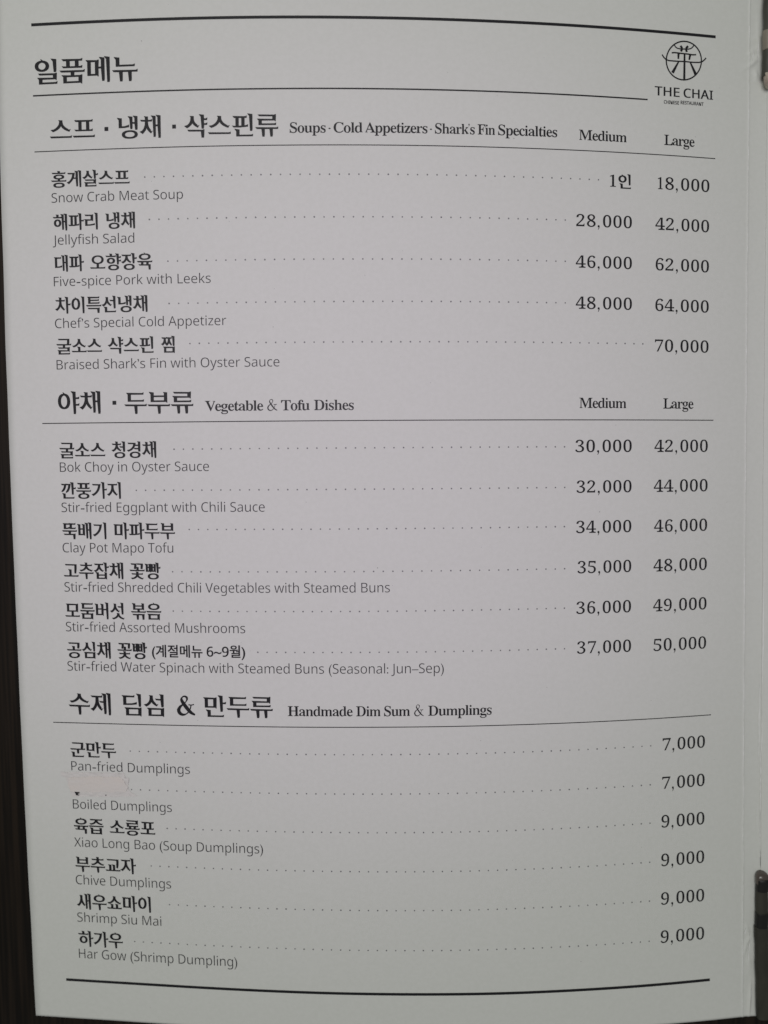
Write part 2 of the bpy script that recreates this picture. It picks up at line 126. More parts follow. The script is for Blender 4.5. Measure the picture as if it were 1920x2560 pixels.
'Nb': (0.615, ',P((-+(?-V(f-y)@.2*+.9+%.2+{-y,f-W-@-,-f,Q-}+o.*+G.(+%-z*d-n*K-]*7-J)}-2)j-2)o-l)p.Q)p0Q)(0Q)((+)W(+)k(q)}(q*7(X*K(F*d(7+%(++G&}+o&{!+)(_*V(s*8)8*$)e)t*?)p+$)p+))t+k*$,E*9,p*W-4+)-E+a-K,]-3-7,C-H+&-D*@-8)f,})9,^(s,7(_+b(X'),
'NM': (0.907, ')w(+)w,u)u.0)o/5*)/5,f(+-J(+00/40D/40>.00<,{0<(+1+(+1+/}/h/}-6)B-%)B*R/})4/})4(+'),
'Ne': (0.564, '+w&|,=($,X(),t(0-5(9-J(A-J(}-:(v,y(m,](f,?(_+z([+W(Z+#(b*P(r*,)4)k)[)Y*3)R*x-d*x-d+J-a+y-W,I-H,p-5-6,w-Q,X-h,6-x+j.(+>.+*l.&*B-v)x-d)W-J)<-+)&,^(q,2(g+Y(d*|(h*C(r)l)))@)A(v)_(V*)(?*P(.+#(#+S&{!)^,2)n,Y*+,|*H-:*n-H+=-M+j-H,3-9,N,y,c,V,n,/,s+R)S+R'),
'Nt': (0.361, '+C($+f(/+f(b+L([*|(W*c(Z*J(e*7(s*().)z)H)w)j)w-G+b-G+b-{)w-{)w/D)Q/D)..,(;-d(;-G)/-G)/)h)1)?)8(y)D(_)S(I)f(:){(/*8(&*Q&}*m&{'),
'Nu': (0.618, '+M&}+n(),2(4,M(B,f(V,|(t-2(t-?(+-x(+-x-{-0-{-0*u-,*8,z)_,f)6,D(r+r(_+9(X*J(i)y)>)k*0)k-{(|-{(|*+)&)G)7(r)P(M)v(5*J(%+,&{'),
'Np': (0.615, ')p$C)p&h)n(:)i(q)}(q*7(Y*K(G*e(7+&(++G(#+o&{,Q()-,(?-W(g-y)A.2*-.9+&.2+|-y,h-W-A-,-h,Q.#+p.++G.(+%-{*e-n*K-]*7-I)}-0)m-0)a-{)(-{)($C!+)(_*V(s*8)9*$)f)t*A)p+&)p+8)u+u*&,K*;,t*Y-5++-F+_-K,6-E,^-1,},j-8,=-D+e-H+(-F*Y-A*4-8)m-+)L,u)3,_(w,E(g,)([+b(X'),
'D1': (0.5, ').&|,R&|,R(E+K(Y+K/x+(/x)#/%)#.[*:.l*:(Y).(E'),
'K인': (0.92, '.v1h/.1>/b0U0()n1/)j1?*Z1?1H\n+{0^+G1.*y1G*t1.+.0^*U0[)R05(y/_(V.z(J./(V-=(y,W)R,(*U+Z+L+R,C+Z-G,(-|,W.B-=.N./.B.z-|/_-G05,C0[!+L/h+o/b,E/B,g.m,s./,g-J,E,u+o,V+L,P++,V*S,u*3-J*&./*3.m*S/B++/b\n):+$)L*U*%)n*%&<1O&<1[(P0j(0+^(0+^*a'),
'D8': (0.648, ',}(%-i(I.G)#.^)Q.f*/.Z*e.=+9-b+i,Y,?-L,l-y-8.;-a.E.8.6.}-a/[,m0,+g08*e0.)}/m)N/L)1/)({.Z(u.0)#-W)<-+)f,Z*P,/)W+Z)&+1(c*^(W*((^)Q(s)&):(Y)m(8*W&y+W&o!+@-#*j-;*G-i*@.<*J.n*]/*+//J+]/Q,%/N,B/D,]/3,r.v-#.X-(.9,{-d,e-@,F-%+z,i!*|(]*E)%*&)Q)z*#*)*X*D+&*i+C+5+[,-+=,k*{-8*L-A)x-:)P,t)#,?(^+[(T'),
'D,': (0.34, ')G&o)G&/(|%B)4%/)n%|*4&|*4(o)b):).)4(i(b(o&|'),
'D0': (0.648, ',V&{-?(D-})-.C)v.U*u.[,(.U-5.C.4-}.}-@/d,d0(+b07*Y0()|/c)?.}(z.5(i-6(c,)(i*u(z)v)?)-)|(F*h&{+a&q!+2(f*e)/*P)M*<*W*6,(*<-Q*P.Z*e.y+2/B+b/L,4/B,Z.z,o.Z-(-Q-/,(-(*W,o)M,Y)/,4(f+a(Z'),
'K해': (0.92, '++.8*(.*)I-g(y-9(a,b(S+n(a*z(y*F)I)t*()U++)G,.)U,h)t-7*F-O*z-[+n-O,b-7-9,h-g,..*!++-=+?-8+e,w,#,J,-+n,#+5+e*e+?*G++*C*q*G*K*e*2+5*)+n*2,J*K,w*q-8\n)s1=)|1#*<0b*</_&r/n(P.t-o.l-{0%-./_+t/_+t1.\n-%1R-81*-l0A.2&T/4&P/D(B/D,80#,80D&(1G&#1W&p1W1I/81i/J1?0#0V0#-,/D-,/D14'),
'K파': (0.92, '(R)a+Y)^//*#/5+3.B*m-[*_-[/L.Y/L.g0b-t0@($0N(^/T)J/L)J*O&h*]!+&/L,&/L,&*T+&*Q\n.F1i.X1?/20V/R&(0Y&#0k&p0k,J2A,J2M-a1Z-?0k-?0k1I'),
'K리': (0.92, '.w1i//1?/c0V0)&&1/%}1?&o1?1I\n(L0[),/c,V/Y,V-U(.-i(B-G(l,s(l)R)})R,T)X/D)w/G+4.T*n,S*N*J*H*J,d-],d-m,D.6,D.B0M.60g-H0M'),
'K냉': (0.92, '-o+(,^*|+_*k*_*;*7)e*))(*7(E*_&p+_&@,^&/-o&)/$&/0#&@1#&p1K(E1Y)(1K)e1#*;0#*k/$*|!-o*4.q*+/@)v/m)T/|)(/m(U/@(5.q(%-o&w,m(%,A(5+p(U+a)(+p)T,A)v,m*+\n,t1U-,1--_0D.%+N/(+J/8,</8-r/{-r0;+-1G+)1T+h1T1H/91f/J1>/{0Z/{.g/8.g/817\n(d,r(d,&)d,&+P,,-Y,E-[-_,j->+W,}*A,x*A0X&x0x(00N(d/g'),
'K채': (0.92, ')t18*#0x*?0X*?/Q((/a(b.f*?.]*?.8*8-;)|,A)W+M)(*d&l*-);({*.)o*u*u+.+U+B*{,/)}-1)/.,*R-9*2-1*t,Z+Y,7,I+{-?+t.8+t.]-b.]-n/s,{/Q+t/Q+t1(\n-(1T-:1,-n0C.4&V/7&R/G(D/G,F0),F0I&(1M&#1^&p1^1I/=1i/O1?0)0V0)-</G-</G16'),
'NJ': (0.273, '(P$|(}%2)G%K)c%r)t&H)y(-)y/})//})/(%)-&c)(&H(z&4(o%}(a%p(O%g(?%a(.%[&v%Z&M%^&5%d&5%(&N$z&x$w'),
'Nl': (0.258, ')p(+)p0Q)(0Q)((+'),
'Ny': (0.51, ')L$H)u$V*:$p*U%6*n%^+)&3-[-{,i-{+U*W+:)_+$(p*m(p*W)d*=*V(}-{(0-{*U&z*7&.*+%l)u%R)b%=)J%.)/%#(j${(G$}(6%%(6$J(M$E(x$C'),
'Nf': (0.344, '*.(+*.-G+^-G+^-{*.-{*..M*0.w*8/=*E/W*X/k*s/v+6/z+e/u,(/m,90G+p0Q+50V*]0Q*40C)n0+)T/c)E/1)@.L)@.%(:-b(:-G)@-G)@(+'),
'Ni': (0.258, ')W/5)b/9)k/@)r/H)w/T)x/e)w/u)r0%)k0/)b05)W09)L0:)@09)605)-0/)&0%(|/u({/e(|/T)&/H)-/?)6/9)@/5)L/4\n)p(+)p-{)(-{)((+'),
'Ns': (0.479, '+1($+f(2,5(G,S(f,g)1,m)_,k)z,e*6,Y*I,L*Y,;*k,$*x+f+++H+8+(+E*.+i)t+t)e,#)W,0)O,=)J,K)H,[)L,s)W-+)k-:*)-E*F-K*j-M++-L+E-H+_-C,F--,^-e,M-l,3-u+r-|+S.&+5.**p.+*7.&)b-u):-b(w-E(f-$(_,V(b,<(h,%(r+m)&+[)9+K)N+>)j+1*.+#*N*p*q*c+3*U+I*J+[*?+k*3+u*&+|)t,&)g,()V,#)=+s)&+_(o+D(b*|(X*P(V*0(X)j(])I(f),(o(k(y(a)#(a(@(q(8).(0)G(*)e($*+&|*N&{'),
'Nh': (0.618, ')p(+)p+/)t+l*$,D*9,o*X-3+,-E+f-K,S-<-&,g-5+t-5(+-|(+-|+y-w,]-g-3-L-V-(-p,Q.$+q.*+N.(+0-{*l-p*P-_*:-K*#-/)j-/)p.+)p0Q)(0Q)((+'),
'Nd': (0.615, '+S(#+v(+,8(8,O(H,f([,z(u-0(u-=(+-u(+-u0Q--0Q--.4-/-f-4-4,z-4,e-L,O-^,7-o+v-{+T.)+..+*J-})q-g)D-@)#,e(k+z(d+$(k**)#)?)D(e)p(?*I((+-&{!*f(_*>(s)z)9)e)e)W*>)S*})W+a)e,<)z,i*=-1*f-E+:-L+s-F,E-3,f,m,y,?-*+e-.+#-.*n-**1,x)Y,d)2,C(p+r(^+;(X'),
'D2': (0.648, '.7(,.<)|-n)|-q*$-i)^-E)3-6)0,j).)X)/+$*?,]+e-3,?-U,n-o-:.$-[..-{.2.?-}.}-I/W,a0#+F07*Q00)o/t)B/Y(}/@(j/#(e.b(p-w(H.B)[.&**-|*+.J*4.r*b/B+D/O+t/H,E/,,U.s,a.;,Y-a,G-0,,,[+a,-+.+S*E*s(K)4(K(,'),
'D4': (0.648, '.|&|.|(].m([.G(^-n(m-N),-M)E-N*+/,*+/,*r-O*r-O0,+o0,(1*q(1*+,(*+,*)E,(),+d(m+/(^*e(]*C(]*C&|!*u-C+/-a+J.0+g.[,-/<,)-u,(,o,(*r)0*r'),
'K대': (0.92, ',w1S-/1+-c0B.)&W/*&S/:(E/:,J0%,J0F&(1I&#1Y&p1Y1I/:1i/L1?0%0V0%->/:->/:15\n&t0E(.0$(V/O(V)W)W)W+Y)[-X)v-[+5,j*o+_*S*5*N*5/?,x/?-*0S,703'),
'K오': (0.92, '&t)G(R(L2*(D26)Y1C)9-})9-}+@.W+F/I+Z00+}0f,Q11->1;.$10.j0j/J/|0//30O.80c-40i,10c+60O*F0/)Y/J)9.j)..$)8->)^,Q*8+}*z+Z+k+F,E+@,E)9!-4/t.,/j.n/L/1/4/S._/a.$/S-D/1,n.n,T.,,9-4,/,=,9+U,T+8,n*p-D*d.$*p._+8/4+U/L,=/j'),
'K향': (0.92, '->*e,0*_+3*O*5*$)h)Q)Y(t)h(<*5&j+3&>,0&/->&*.K&//H&>0F&j0o(<0|(t0o)Q0G*$/H*O.K*_!->)t.>)k.g)^/6)A/D(t/6(L.g(0.>&}->&u,>&}+p(0+E(L+7(t+E)A+p)^,>)k\n+Y/#*i.y*%.i)9.:(v-g(l-/(v,Q)9,$*%+O*i+@+Y+;,K+@-3+O-z,$.=,Q.G-/.=-g-z.:-3.i,K.y!+Y.2,-.*,[-d,n-/,[,T,-,5+Y,-+-,5*W,T*F-/*W-d+-.*\n.M1i.a1?/90V/Y*d0b*_0r+P0r,W27,W2C-n1P-L0r-L0r.j27.j2C0$1P/^0r/^0r1I\n*K1_*T1F*l1.*l0;&v0I(T/Q.p/I.|0[./0;,I0;,I1P'),
'K장': (0.92, '-:*z,+*t+-*d*.*5)a)a)R)$)a(C*.&n+-&@,+&/-:&).H&//F&@0D&n0m(C0z)$0m)a0D*5/F*d.H*t!-:*,.;)}.e)o/4)O/C)$/4(S.e(4.;(%-:&w,9(%+k(4+?(S+0)$+?)O+k)o,9)}\n(/0n(i/t*g/l*g/L*^._*D-x)u-:);,a&p,;)/+3*7+k+5,]+X-=+z,j,t,%.-+G.p,i-},G-X-)-&-Z,S.N,D/N,D/l.O/l.[1%-j0_\n.M1i.a1?/90V/Y+00b+,0r+x0r-x29-x2E/31R.m0r.m0r1I'),
'K육': (0.92, '-c1/-/1X,a1s,Z1X,p1/+y1/*v0w)r0G)F/q)8/3)F.O)r-x*v-H+y-6-4-0.I-6/L-H0P-x0|.O10/30|/q0P0G/L0w.I1/!-40A.<08.k0(/?/b/O/3/?._.k.=.<.--4.#,,.-+W.=+)._*s/3+)/b+W0(,,08\n(w*W)U)_/G)V/a&(0t&#1%&]1%*I/e*I/e+Z2&+Z23,o1@,M&t,[(R+d*^+Z*^*I!,<+Z.-+Z.-*I,<*I'),
'NF': (0.519, '*#(+*#+R->+R->,7*#,7*#/>-Q/>-Q/})4/})4(+'),
'Nv': (0.508, '+D(+-Y-{,h-{+N*K+>)u+-)?*z(i*h(i*Z)?*J)t*:*K(|-{(/-{*C(+'),
'N-': (0.404, '+v+3(]+3(]*:+v*:'),
'Nc': (0.48, '+e&|,#(#,;((,O(.,d(5,q(;,q(x,=(f,#(a+d(]+E([*n(c*C(u)}):)g)f)W*?)S+#)g,@*E-0+I-H+_-G+u-D,0-@,c-1,x-l,n-p,X-w,A-},(.&+h.*+L.+*y.(*N-y*(-i)_-Q)B-4)*,j(r,<(h+b(d*}(g*A(r)h)));)?(q)[(S*#(=*I(-*t(#+F&{'),
'NP': (0.605, '*#(+*#+9+&+9+j+<,G+G,v+X-A+q-^,1-t,P.(,s.0-=.3-d.,.E-r.y-N/F,w/e,3/w+8/})4/})4(+!*#/@+0/@+m/<,C/0,k.v-+.W-;.2-@-_-:-,-(,],d,>,9,++]+z*w+v*#+v'),
'Nk': (0.534, ')o(+)o*;*]*{,l(+-g(++3+N-V-|,^-{*g+y*O+_*7+?)|+$)j+$)n+_)o,-)o0Q)(0Q)((+'),
'NL': (0.524, '-T(+-T(k*#(k*#/})4/})4(+'),
'D6': (0.648, ',h&|-M(=-v(^.M)O._*Y.N+V-{,<-(,l,:,x+[,z+/,r*e,f*7,N*J-p*t.l+K/?,5/Q,V/L,x/6-)/.-1.j-3.F-e.K-e.L.T/D.L/%.I/8.</M.#/a-[/s-,0-,A08+J00*b/p*+/G)Y.p)9.5(}-K(v,Z(q+f(t*U)2)Z)X(t*4(C*x(#+p&r!+3(p*e)=*B*<*4+}*V,#+%,(+H,4+o,9,F,.,u+f--+A-6*O-,)Z,t)3,K(i+r(Z'),
'K차': (0.92, '*;1I*E1.*c0h*c/](*/l(d.s*d.k*d.**Y-**=,0)l+;)2*R&k){)4(q*7)a+3*j+R+U+q*q,i)n-v(z.n*C-{)}-k*d-3+I,d,:,H-0,?.*,?.k.L.k.X0#-g/],@/],@18\n.F1i.X1?/20V/R&(0Y&#0k&p0k,@2A,@2M-V1Z-60k-60k1I'),
'K이': (0.92, '.u1i/-1?/a0V0&&&1.%}1>&o1>1I\n,(0W+N1(+%1A*{1(+50W*P0O)p01)K/j({/%(b.+(W-#(b+v({*|)K*7)p)p*P)P+S)B,V)P-7)p-[*7.,*|.E+v.N-#.E.+.,/%-[/j-701,V0O!+S/^+j/Y,8/:,].U,n-r,t-#,n,0,]+J,8*g+j*F+S*B+>*F*p*g*I+K*9,0*3-#*9-r*I.U*p/:+>/Y'),
'K특': (0.92, '&s,1(Q+82&+023,C1@+}\n(w*G)U)N/B)F/X&(0p&#0{&X1-*90{*Q03*9\n(g1C({0})I0M)I,r0y,r1+.)08-c+(-c+(.[0Z.[0h/m/u/K+(/K+(0?0t0?1%1Q0311'),
'K선': (0.92, '/)1c/91>/e0b/e/#-2/2-l.7/e./0+)]12)X1B*J1B1H\n*J0z*S0b*k0H*k/Q*c.^*G-q)x-/)?,P&u,))8*z*=+Z+9,S+Z-5+{,],t+m.)+-.u,O.(,/-o,d-7->,i-{,O.c,G/N,G0l\n)=*w)O*M*))f*)&<1K&<1W(P0f(0+b(0+b*W'),
'N’': (0.219, '(g-3)=-L)d.%)q.j)i/=)R/])3/i(t/c(b/O(X/0(_.p(p.])5.Q)4.%)*-Z(g-8'),
'NA': (0.639, '(y(+)v*X-;*X.9(+/+(+,#0%+70%(/(+!+1-t+?.H+X/>+m.d+{.7,*-t-&+>*3+>'),
'Nz': (0.47, ',j(+,j(^)E(^,c-C,c-{(e-{(e-G+t-G(R(Y(R(+'),
'K굴': (0.92, ')A&{)A&311&31=(E0J($*y($*y))0L))0[(e1%(e12+]1%+v08+]-}+]-},r2*,r26.*1C-d0l-d0{/.1#0>1#1#)*12)d09/F01/C/./3-d&t-r(R,z,E,r,E+](}+l)[*t/H*l/H)n(^*%(s)_)A)0'),
'K소': (0.92, '+a,(+q+],C+#,C):&t)H(R(N2*(F26)Z1C):-{):-{+h\n+{0t,*0Z,@0B,@/x,3/*+r.L+@-k*X-5)j,g(:,S)G+N*T+o+c,I,c-:-2-v-[-:.[,I/k+o1.+F1i,g0v,E0U,g/f-5/#-k.K.L.0/*-}/x-}0f'),
'K샥': (0.92, ')4*p)n)v/9)n/S&(0e&#0r&c1#*b0r*z0**b\n.M1i.a1?/90V/Y+-0b+)0r+u0r,h27,h2C-}1P-[0r-[0r.x27.x2C031P/m0r/m0r1I\n*E1)*N0k*f0Q*f/n*].|*D.6)v-P)<,u&r,N)3+D*9,#+5,s+V-R+x,|,q,5.&+R.q,u.#,S-j-,-2-_,d.?,J/#,B/h,B0u'),
'K핀': (0.92, '.v1h/.1>/b0U0()f1/)b1?*R1?1H\n)4*r)F*H)z)a)z&<1I&<1U(P0d(0+W(0+W*R\n(n+D+p+A/=+_/B,p.O,N-p,A-p/X.f/X.r0n.$0L(B0Z(|/b)a/X)a,2((,@!+;/X,:/X,:,8+;,5'),
'K찜': (0.92, '/%1i/81?/l0V02+?19+;1I,-1I1I\n):+&)N*a)x*1)x&40q&41%%p1I%p1U*o1I+-0[*o!/n)}/n((+S((+S)}\n+Z0r,:/x,c/p,c/M,[.],>-[,%-:+a-j+H._+B/N+B/p+|/p,.1*+;0d(30r(m/x)j/p)j/N)d.h)L-}(t--&n,a)5+V)q,4*L,u*R-/*X,s+1,/,%+J,u,.-M,s-R-.-Y,t.6,4/(+N/v,s/),Q/2-,.X-{.C.f.=/N.=/p/E/p/Q1*._0d'),
'NB': (0.65, '+x(+,f(1-F(B-x(_.A),.V)].^*=.[*a.T*}.I+;.;+P.)+b-m+p-S+{-9,),o,1,o,D-C,Q-e,c.#,z.6-<.A-^.E.+.>.e.(/6-^/U-*/l,@/y+G/})4/})4(+!*#/@+K/@,+/=,Y/4-#/$->.h-M.G-R-{-N-S-B-4--,t,g,c,9,V+Y,S*#,S!*#+t+_+t,C+p,u+d-=+M-U+2-d*k-i*D-e)v-U)R-?)4,x(x,G(k+g(g*#(g'),
'NO': (0.781, '-4(%-p(5.I(N.w(q/@)A/])t/s*S0$+:0),(0$,p/s-U/].6/@.i.w/9.I/Z-p/t-40),J0.+^0)*{/t*E/Y)t/8)O.i)3.5(z-U(n,p(j,)(n+;(z*T)3)u)O)A)t(q*E(N*{(5+^(%,I&{!+U(h*q))*@)V)y*:)e++)^,()f-$)y-o*@.Q*r/%+V/@,J/I->/@-}/%.R.Q.t-o/.-$/4,(/.++.t*:.R)V-}))-=(h,I(^'),
'D7': (0.648, '+?((.v/R.v/}(x/}(t.-)J.-)J.<)e.r*3.{-e.z*4(('),
'K청': (0.92, '-Z*w,J*r+K*b*L*4*#)_)q)#*#(B*K&n+K&?,J&/-Z&).l&//k&?0k&n18(B1E)#18)_0j*4/k*b.l*r!-Z*+.^)}/.)n/X)N/i)#/X(R/.(3.^($-Z&v,X($,.(3+](R+M)#+])N,.)n,X)}\n*I1[*Q1C*j1+*j04(30B(m/I*j/A*j/6*b.M*H-j)z-0)@,W&v,6)2+0*:+d+7,Q+[-2,%,[,}+w.9+A.{,b..,@-b,x---K,W.;,F/7,F/A.R/A._0T-m04,G04,G1M\n.y1i/11?/e0V/e.O-B.^-|-e/e-[/}+-16+)1B+c1B1I'),
'K경': (0.92, '-_+2,O+,+Q*t*Q*D**)m)v)/**(K*Q&t+Q&C,O&1-_&+.n&1/m&C0l&t19(K1G)/19)m0l*D/l*t.n+,!-_*>._*5//*$/Z)]/k)//Z(Z//(9._()-_&z,^(),4(9+c(Z+R)/+c)],4*$,^*5\n(T0m)4/s,M/k,@/,+|.C+K-a*d-()i,Q(%,0)2+,*D+S+O,,,K,k-7-Z-m.a/e.a/e-F,e-T-C,Z/e,R/r+31<+/1B+O1B1H/61]/B1>/e0p/e/R.+/R.1/}.40^'),
'D3': (0.648, '+q&v,N((-((<-R(T-w(s.7);.H)f.N*@.F*p.1+9-l+U-D+q,t,,,<,>--,f-_-7.%-g.1.C-|/$-D/X,Y0#+D07*.0()I/d(m/4(b.l(n.*(H.L)T.4*-.0*(.5*).]*7/%*F/2*o/J+@/O+q/G,E/%,T.l,^.5,M-M,.-*+L,[*e,S*G,U*G+l*a+m+S+e,F+>,t*i,|*B,u)d,_)9,>(y+v(j+Q(c+,(_*D(i)j)))W)B)O)m)3)f(;)I(T)g(M)5(Q(w(e(Z)*(B)W(-*=&w+4&r'),
'K깐': (0.92, '(60d(p/i*A/a*3.d)o-k);,z(L+l(x+A*?,++(-&+T.,+o/:,)0T+w0n+/0T\n+@0d+z/i-6/a-).X,e-U,2,X+A+?+o*p-:+e-},l.M-z.e/6.x0T.l0n.#0T\n.M1i.a1?/90V/Y)l0b)h0r*X0r-<29-<2E.R1R.20r.20r1I\n(z*p)2*F)f)^)f&<1/&<1;(P0H(0+B(0+B*P'),
'K풍': (0.92, '&t,V(R+^,E+U,E*]+^*W*i*G)q)w)M)K)A(r)O(:)x&h*z&>+{&/-4&*.G&//H&>0J&h0s(:1&(r0u)K0Q)w/Y*G.e*W-}*]-}+U2&+U23,j1@,H!-4)q.:)i.g)Z/8)>/G(r/8(J.g(..:&{-4&s,.&{+Z(.+/(J*z(r+/)>+Z)Z,.)i\n(k.=)I-C1.-;1:.O0G.//g.//g0311031=1G0J1&(h15)F0;*Z03*Z./!,903..03.../,9./'),
'K가': (0.92, '.F1i.X1?/20V/R&)0Y&$0k&q0k,E2=,E2I-Z1V-:0k-:0k1I\n(I0N))/S,P/K,A.G+z-C+H,E*_+M)c*^&y)x)?(p*h)k,#*p,z,&-[-D.$.k.<0@.00X-B0@'),
'K지': (0.92, '.u1i/-1?/a0V0&&(1.&#1>&p1>1I\n(70R(q/W*w/O*w.;*m-:*L,:)w+A):*T&t)|)?(o*D)d+D*t+i+j,2*}-2)u.I)#/>*J.K**.7*h-S+O-$,C,a-=,U.;,U/O.n/O.z0f.-0D'),
'NE': (0.556, '-Q(+-Q(j*#(j*#+s-?+s-?,U*#,U*#/>-Q/>-Q/})4/})4(+'),
'Ng': (0.615, ',-$I,i$]-;$}-Z%M-o&--u&s-u-{->-{-2-2,{-2,c-N,J-c,1-r+n-|+N.)+-.+*H-})o-e)C-;(},^(j+u(d+$(j*.(})D)B(i)o(@*H()+.&{+r(*,L(C,z(t-2(t-/(I-.(&-.&l-)&=,u%p,]%M,<%5+p%&+A$|*M%&)c%5)4%H)4$d)f$R*K$G+<$C!*g(^*?(r){)7)f)d)W*>)S+#)W+d)f,?)|,l*@-2*g-E+9-K+n-E,?-5,a,r,x,G-++k-/+$-/*j-+*,,x)S,b).,@(m+p(]+;(W'),
'K뚝': (0.92, '(u*^)S)f/D)]/]&(0q&#0}&^1/*O0}*i05*O.#*O.#+h2&+h23,{1@,Y&t,i(R+p,E+h,E*O\n,M19,c0s-10C-1-M16-M1B.b0O.@.k.@.k0310031<1G0I1&\n)+.<)+-M)}-M+Q-P-?-j-B/%,O._+_.G*f.B*f03-,03-81G,E1&(G19([0s)+0C'),
'K배': (0.92, '&l0k(#0A(V/X(V)Z,Z)Z,k)<-4)<-40K*y0g+/0A+[/c+[-y*1-y*10K!*1-,+[-,+[*N*1*N\n,|1T-41,-h0C..&V/1&R/A(D/A,N0&,N0G&(1K&#1[&p1[1I/;1i/M1?0&0V0&-C/A-C/A16'),
'K기': (0.92, '.w1i//1?/c0V0)&(10&#1@&p1@1I\n(O0M)//T,^/L,O.G,/-C+W,E*m+M)o*^($)x)B(m*p)i,/*m--,#-j-A.3.h.J0?.>0W-P0?'),
'K마': (0.92, '&x0X(208(Z/d(Z)_-K)_-Z)@.$)@.10F.$0_-70F!,G/T,G*Q*7*Q*7/T\n.F1i.X1?/20V/R&(0Y&#0k&p0k,J2A,J2M-b1Z-@0k-@0k1I'),
'K두': (0.92, '(l1%)%0_)N00)N,g0t,g1%-z03-X+.-X+./z0h/z0t140&0n\n&s+^(Q*e,D*[,f&+-l&&-|&s-|*[2)*[25+q1B+O'),
'K부': (0.92, '(Y1B(m0t)E01)E,M0K,M0Z,/1$,/1$1#/#13/-0t/F0W/F/X*}/X*}1#!*}.g/F.g/F-A*}-A\n&s+O(Q*V,D*N,f&(-l&#-|&p-|*N2)*N25+c1B+A'),
'NT': (0.556, '+T(++T/>.*/>.*/}(5/}(5/>*f/>*f(+'),
'K고': (0.92, '(s0T)Q/Z/K/R/K/A/G-?/A*_0T*I0b++1%-81*/A1*0F\n+(-E+:,w+n,4+n)D&t)R(R(W2&(O23)f1@)D-J)D-J-&'),
'K추': (0.92, '&t+D(R*I,E*A,f&&-n%}-}&m-}*A2&*A23+V1@+6\n,%1W,/1?,E1&,E01(k0?)I/F,D/>,4.Y+o.-+--Q*3-)(M,r)Q+s*_,.+i,S,e-0-5-_-_-1.Y,S/d,.1&+k1W-*0f,d05-)/;-R.T.-.5.Z.$/>10/>1<0Q0I01-}01-}1I'),
'K잡': (0.92, '(x+])0+4)d*K)d&40>&40M%p0r%p0r+>.t+L.}+4/9*v/9*)+@*)+@+>!+@)7/9)7/9((+@((\n(.0u(h/{*f/s*f/Y*].p*C.0)t-N):,w&n,S)-+L*5,&+2,q+U-O+y,y,t,6..+W.q,y.#,W-X-8-&-k,S.],C/[,C/s.N/s.Z1--i0g\n.M1i.a1?/90V/Y+c0b+^0r,O0r.329.32E/H1R/(0r/(0r1I'),
'K꽃': (0.92, ',^14-=0:/R02/M/6/F-c0g-L0n-p1+/A1/0U1/1%\n,-/#,8.a,W.;,W-%&u-4(S,:2%,222-F1?-%.5-%.5.k\n(c14)A0:+602+./:*t-g,8-J,?-o,g/B,m0V,m1%\n,$,&,.+i,D+O,D*o),*})f*,,A*#,$)>+P(l*R(;(a(&)f&,*n&>+q&a,g(6-4(a-Z(6.Q&a/T&>0n&#1E(90R&s/p(;.q(l.B)>.%*#0m*#0y+50,*o-}*o-}+s'),
'K빵': (0.92, '&d1$&v0U(N/n(N+q+B+q+Q+Q+v+Q+v0a*#0r*.0U*J05*J/*)z/*)z0a!)z.8*J.8*J,d)z,d\n+,1$+>0U+r/n+r+q.e+q.t+Q/=+Q/=0a-E0r-O0U-m05-m/*-B/*-B0a!-B.8-m.8-m,d-B,d\n-I*x,8*s+9*c*9*4)l)_)])#)l(B*9&n+9&?,8&/-I&*.Z&//Y&?0Y&n1((B16)#1()_0Y*4/Y*c.Z*s!-I*,.L*#.x)o/H)N/W)#/H(R.x(3.L($-I&v,F($+w(3+K(R+<)#+K)N+w)o,F)}\n.h1i.z1?/R0V/t+&0y*}1/+o1/-u2;-u2G/01T.j1/.j1/1I'),
'NV': (0.6, '+o(+.^/}-k/},#*s+c)x+F(t++)w*j*q(|/}(//}*y(+'),
'Nm': (0.935, ')p(+)p+0)t+m*#,E*6,o*S-3*}-E+W-K,@-<,j,h,w+v,w(+-d(+-d+B-h+z-t,N.-,u.K-6.u-F/M-K05-<0^,h0l+v0l(+1W(+1W+y1R,]1D-41,-W0f-q09.%/[.+/:.).u-|.T-p.9-^-|-H-f-)-U-)-1-^,U-{+h.++H.)++-|*j-q*O-b*9-M*$-0)m-0)_-{)(-{)((+'),
'D5': (0.648, '+l&v,F(),x(=-H(V-m(w..)B.@)q.F*N.>+2.%+d-I,<,[,b+<,u*K,t)n,j*&.z,k.z-<.u-*.}-A.X-C.G-D.B.8.B.4/})4/}(m,N);,A)z,A*F,.*p,1+c,&,K+_,l+/,u*O,n)n,W)@,8(|+p(k+J(c+$(_*R(d*0(p)o)))])D)W)d)[)g)9)b(H)G(_)b(X)9(^(w(o(Z)1(B)](,*@&w+6&r'),
'K모': (0.92, '(Z0j(p0H)>/t)>+],E+],E)9&t)G(R(L2*(D26)Y1C)9-})9-}+]0P+]0a+>1*+>160V1*0p0<0V!/M/e/M,N*u,N*u/e'),
'K둠': (0.92, '(_*u(t*S)B*$)B&50N&50^%q1(%q14*c1(*{0:*c-}*c-}+l2(+l24-&1A,a&t,o(R+t,E+l,E*c!/K)q/K((*y((*y)q\n(c17(w0q)E0A)E-T0|-T1..i0;.G+#.G+#010t011%1E031$'),
'K버': (0.92, '&p0z((0P(Z/i(Z)[-K)[-Z)=.$)=.$,g/f,g0,&&12%}1B&o1B1I.z1i/21?/f0V/f-Y.$-Y.$0Z+b0x+s0P,H/n,H-y*9-y*90Z!*9--,H--,H*O*9*O'),
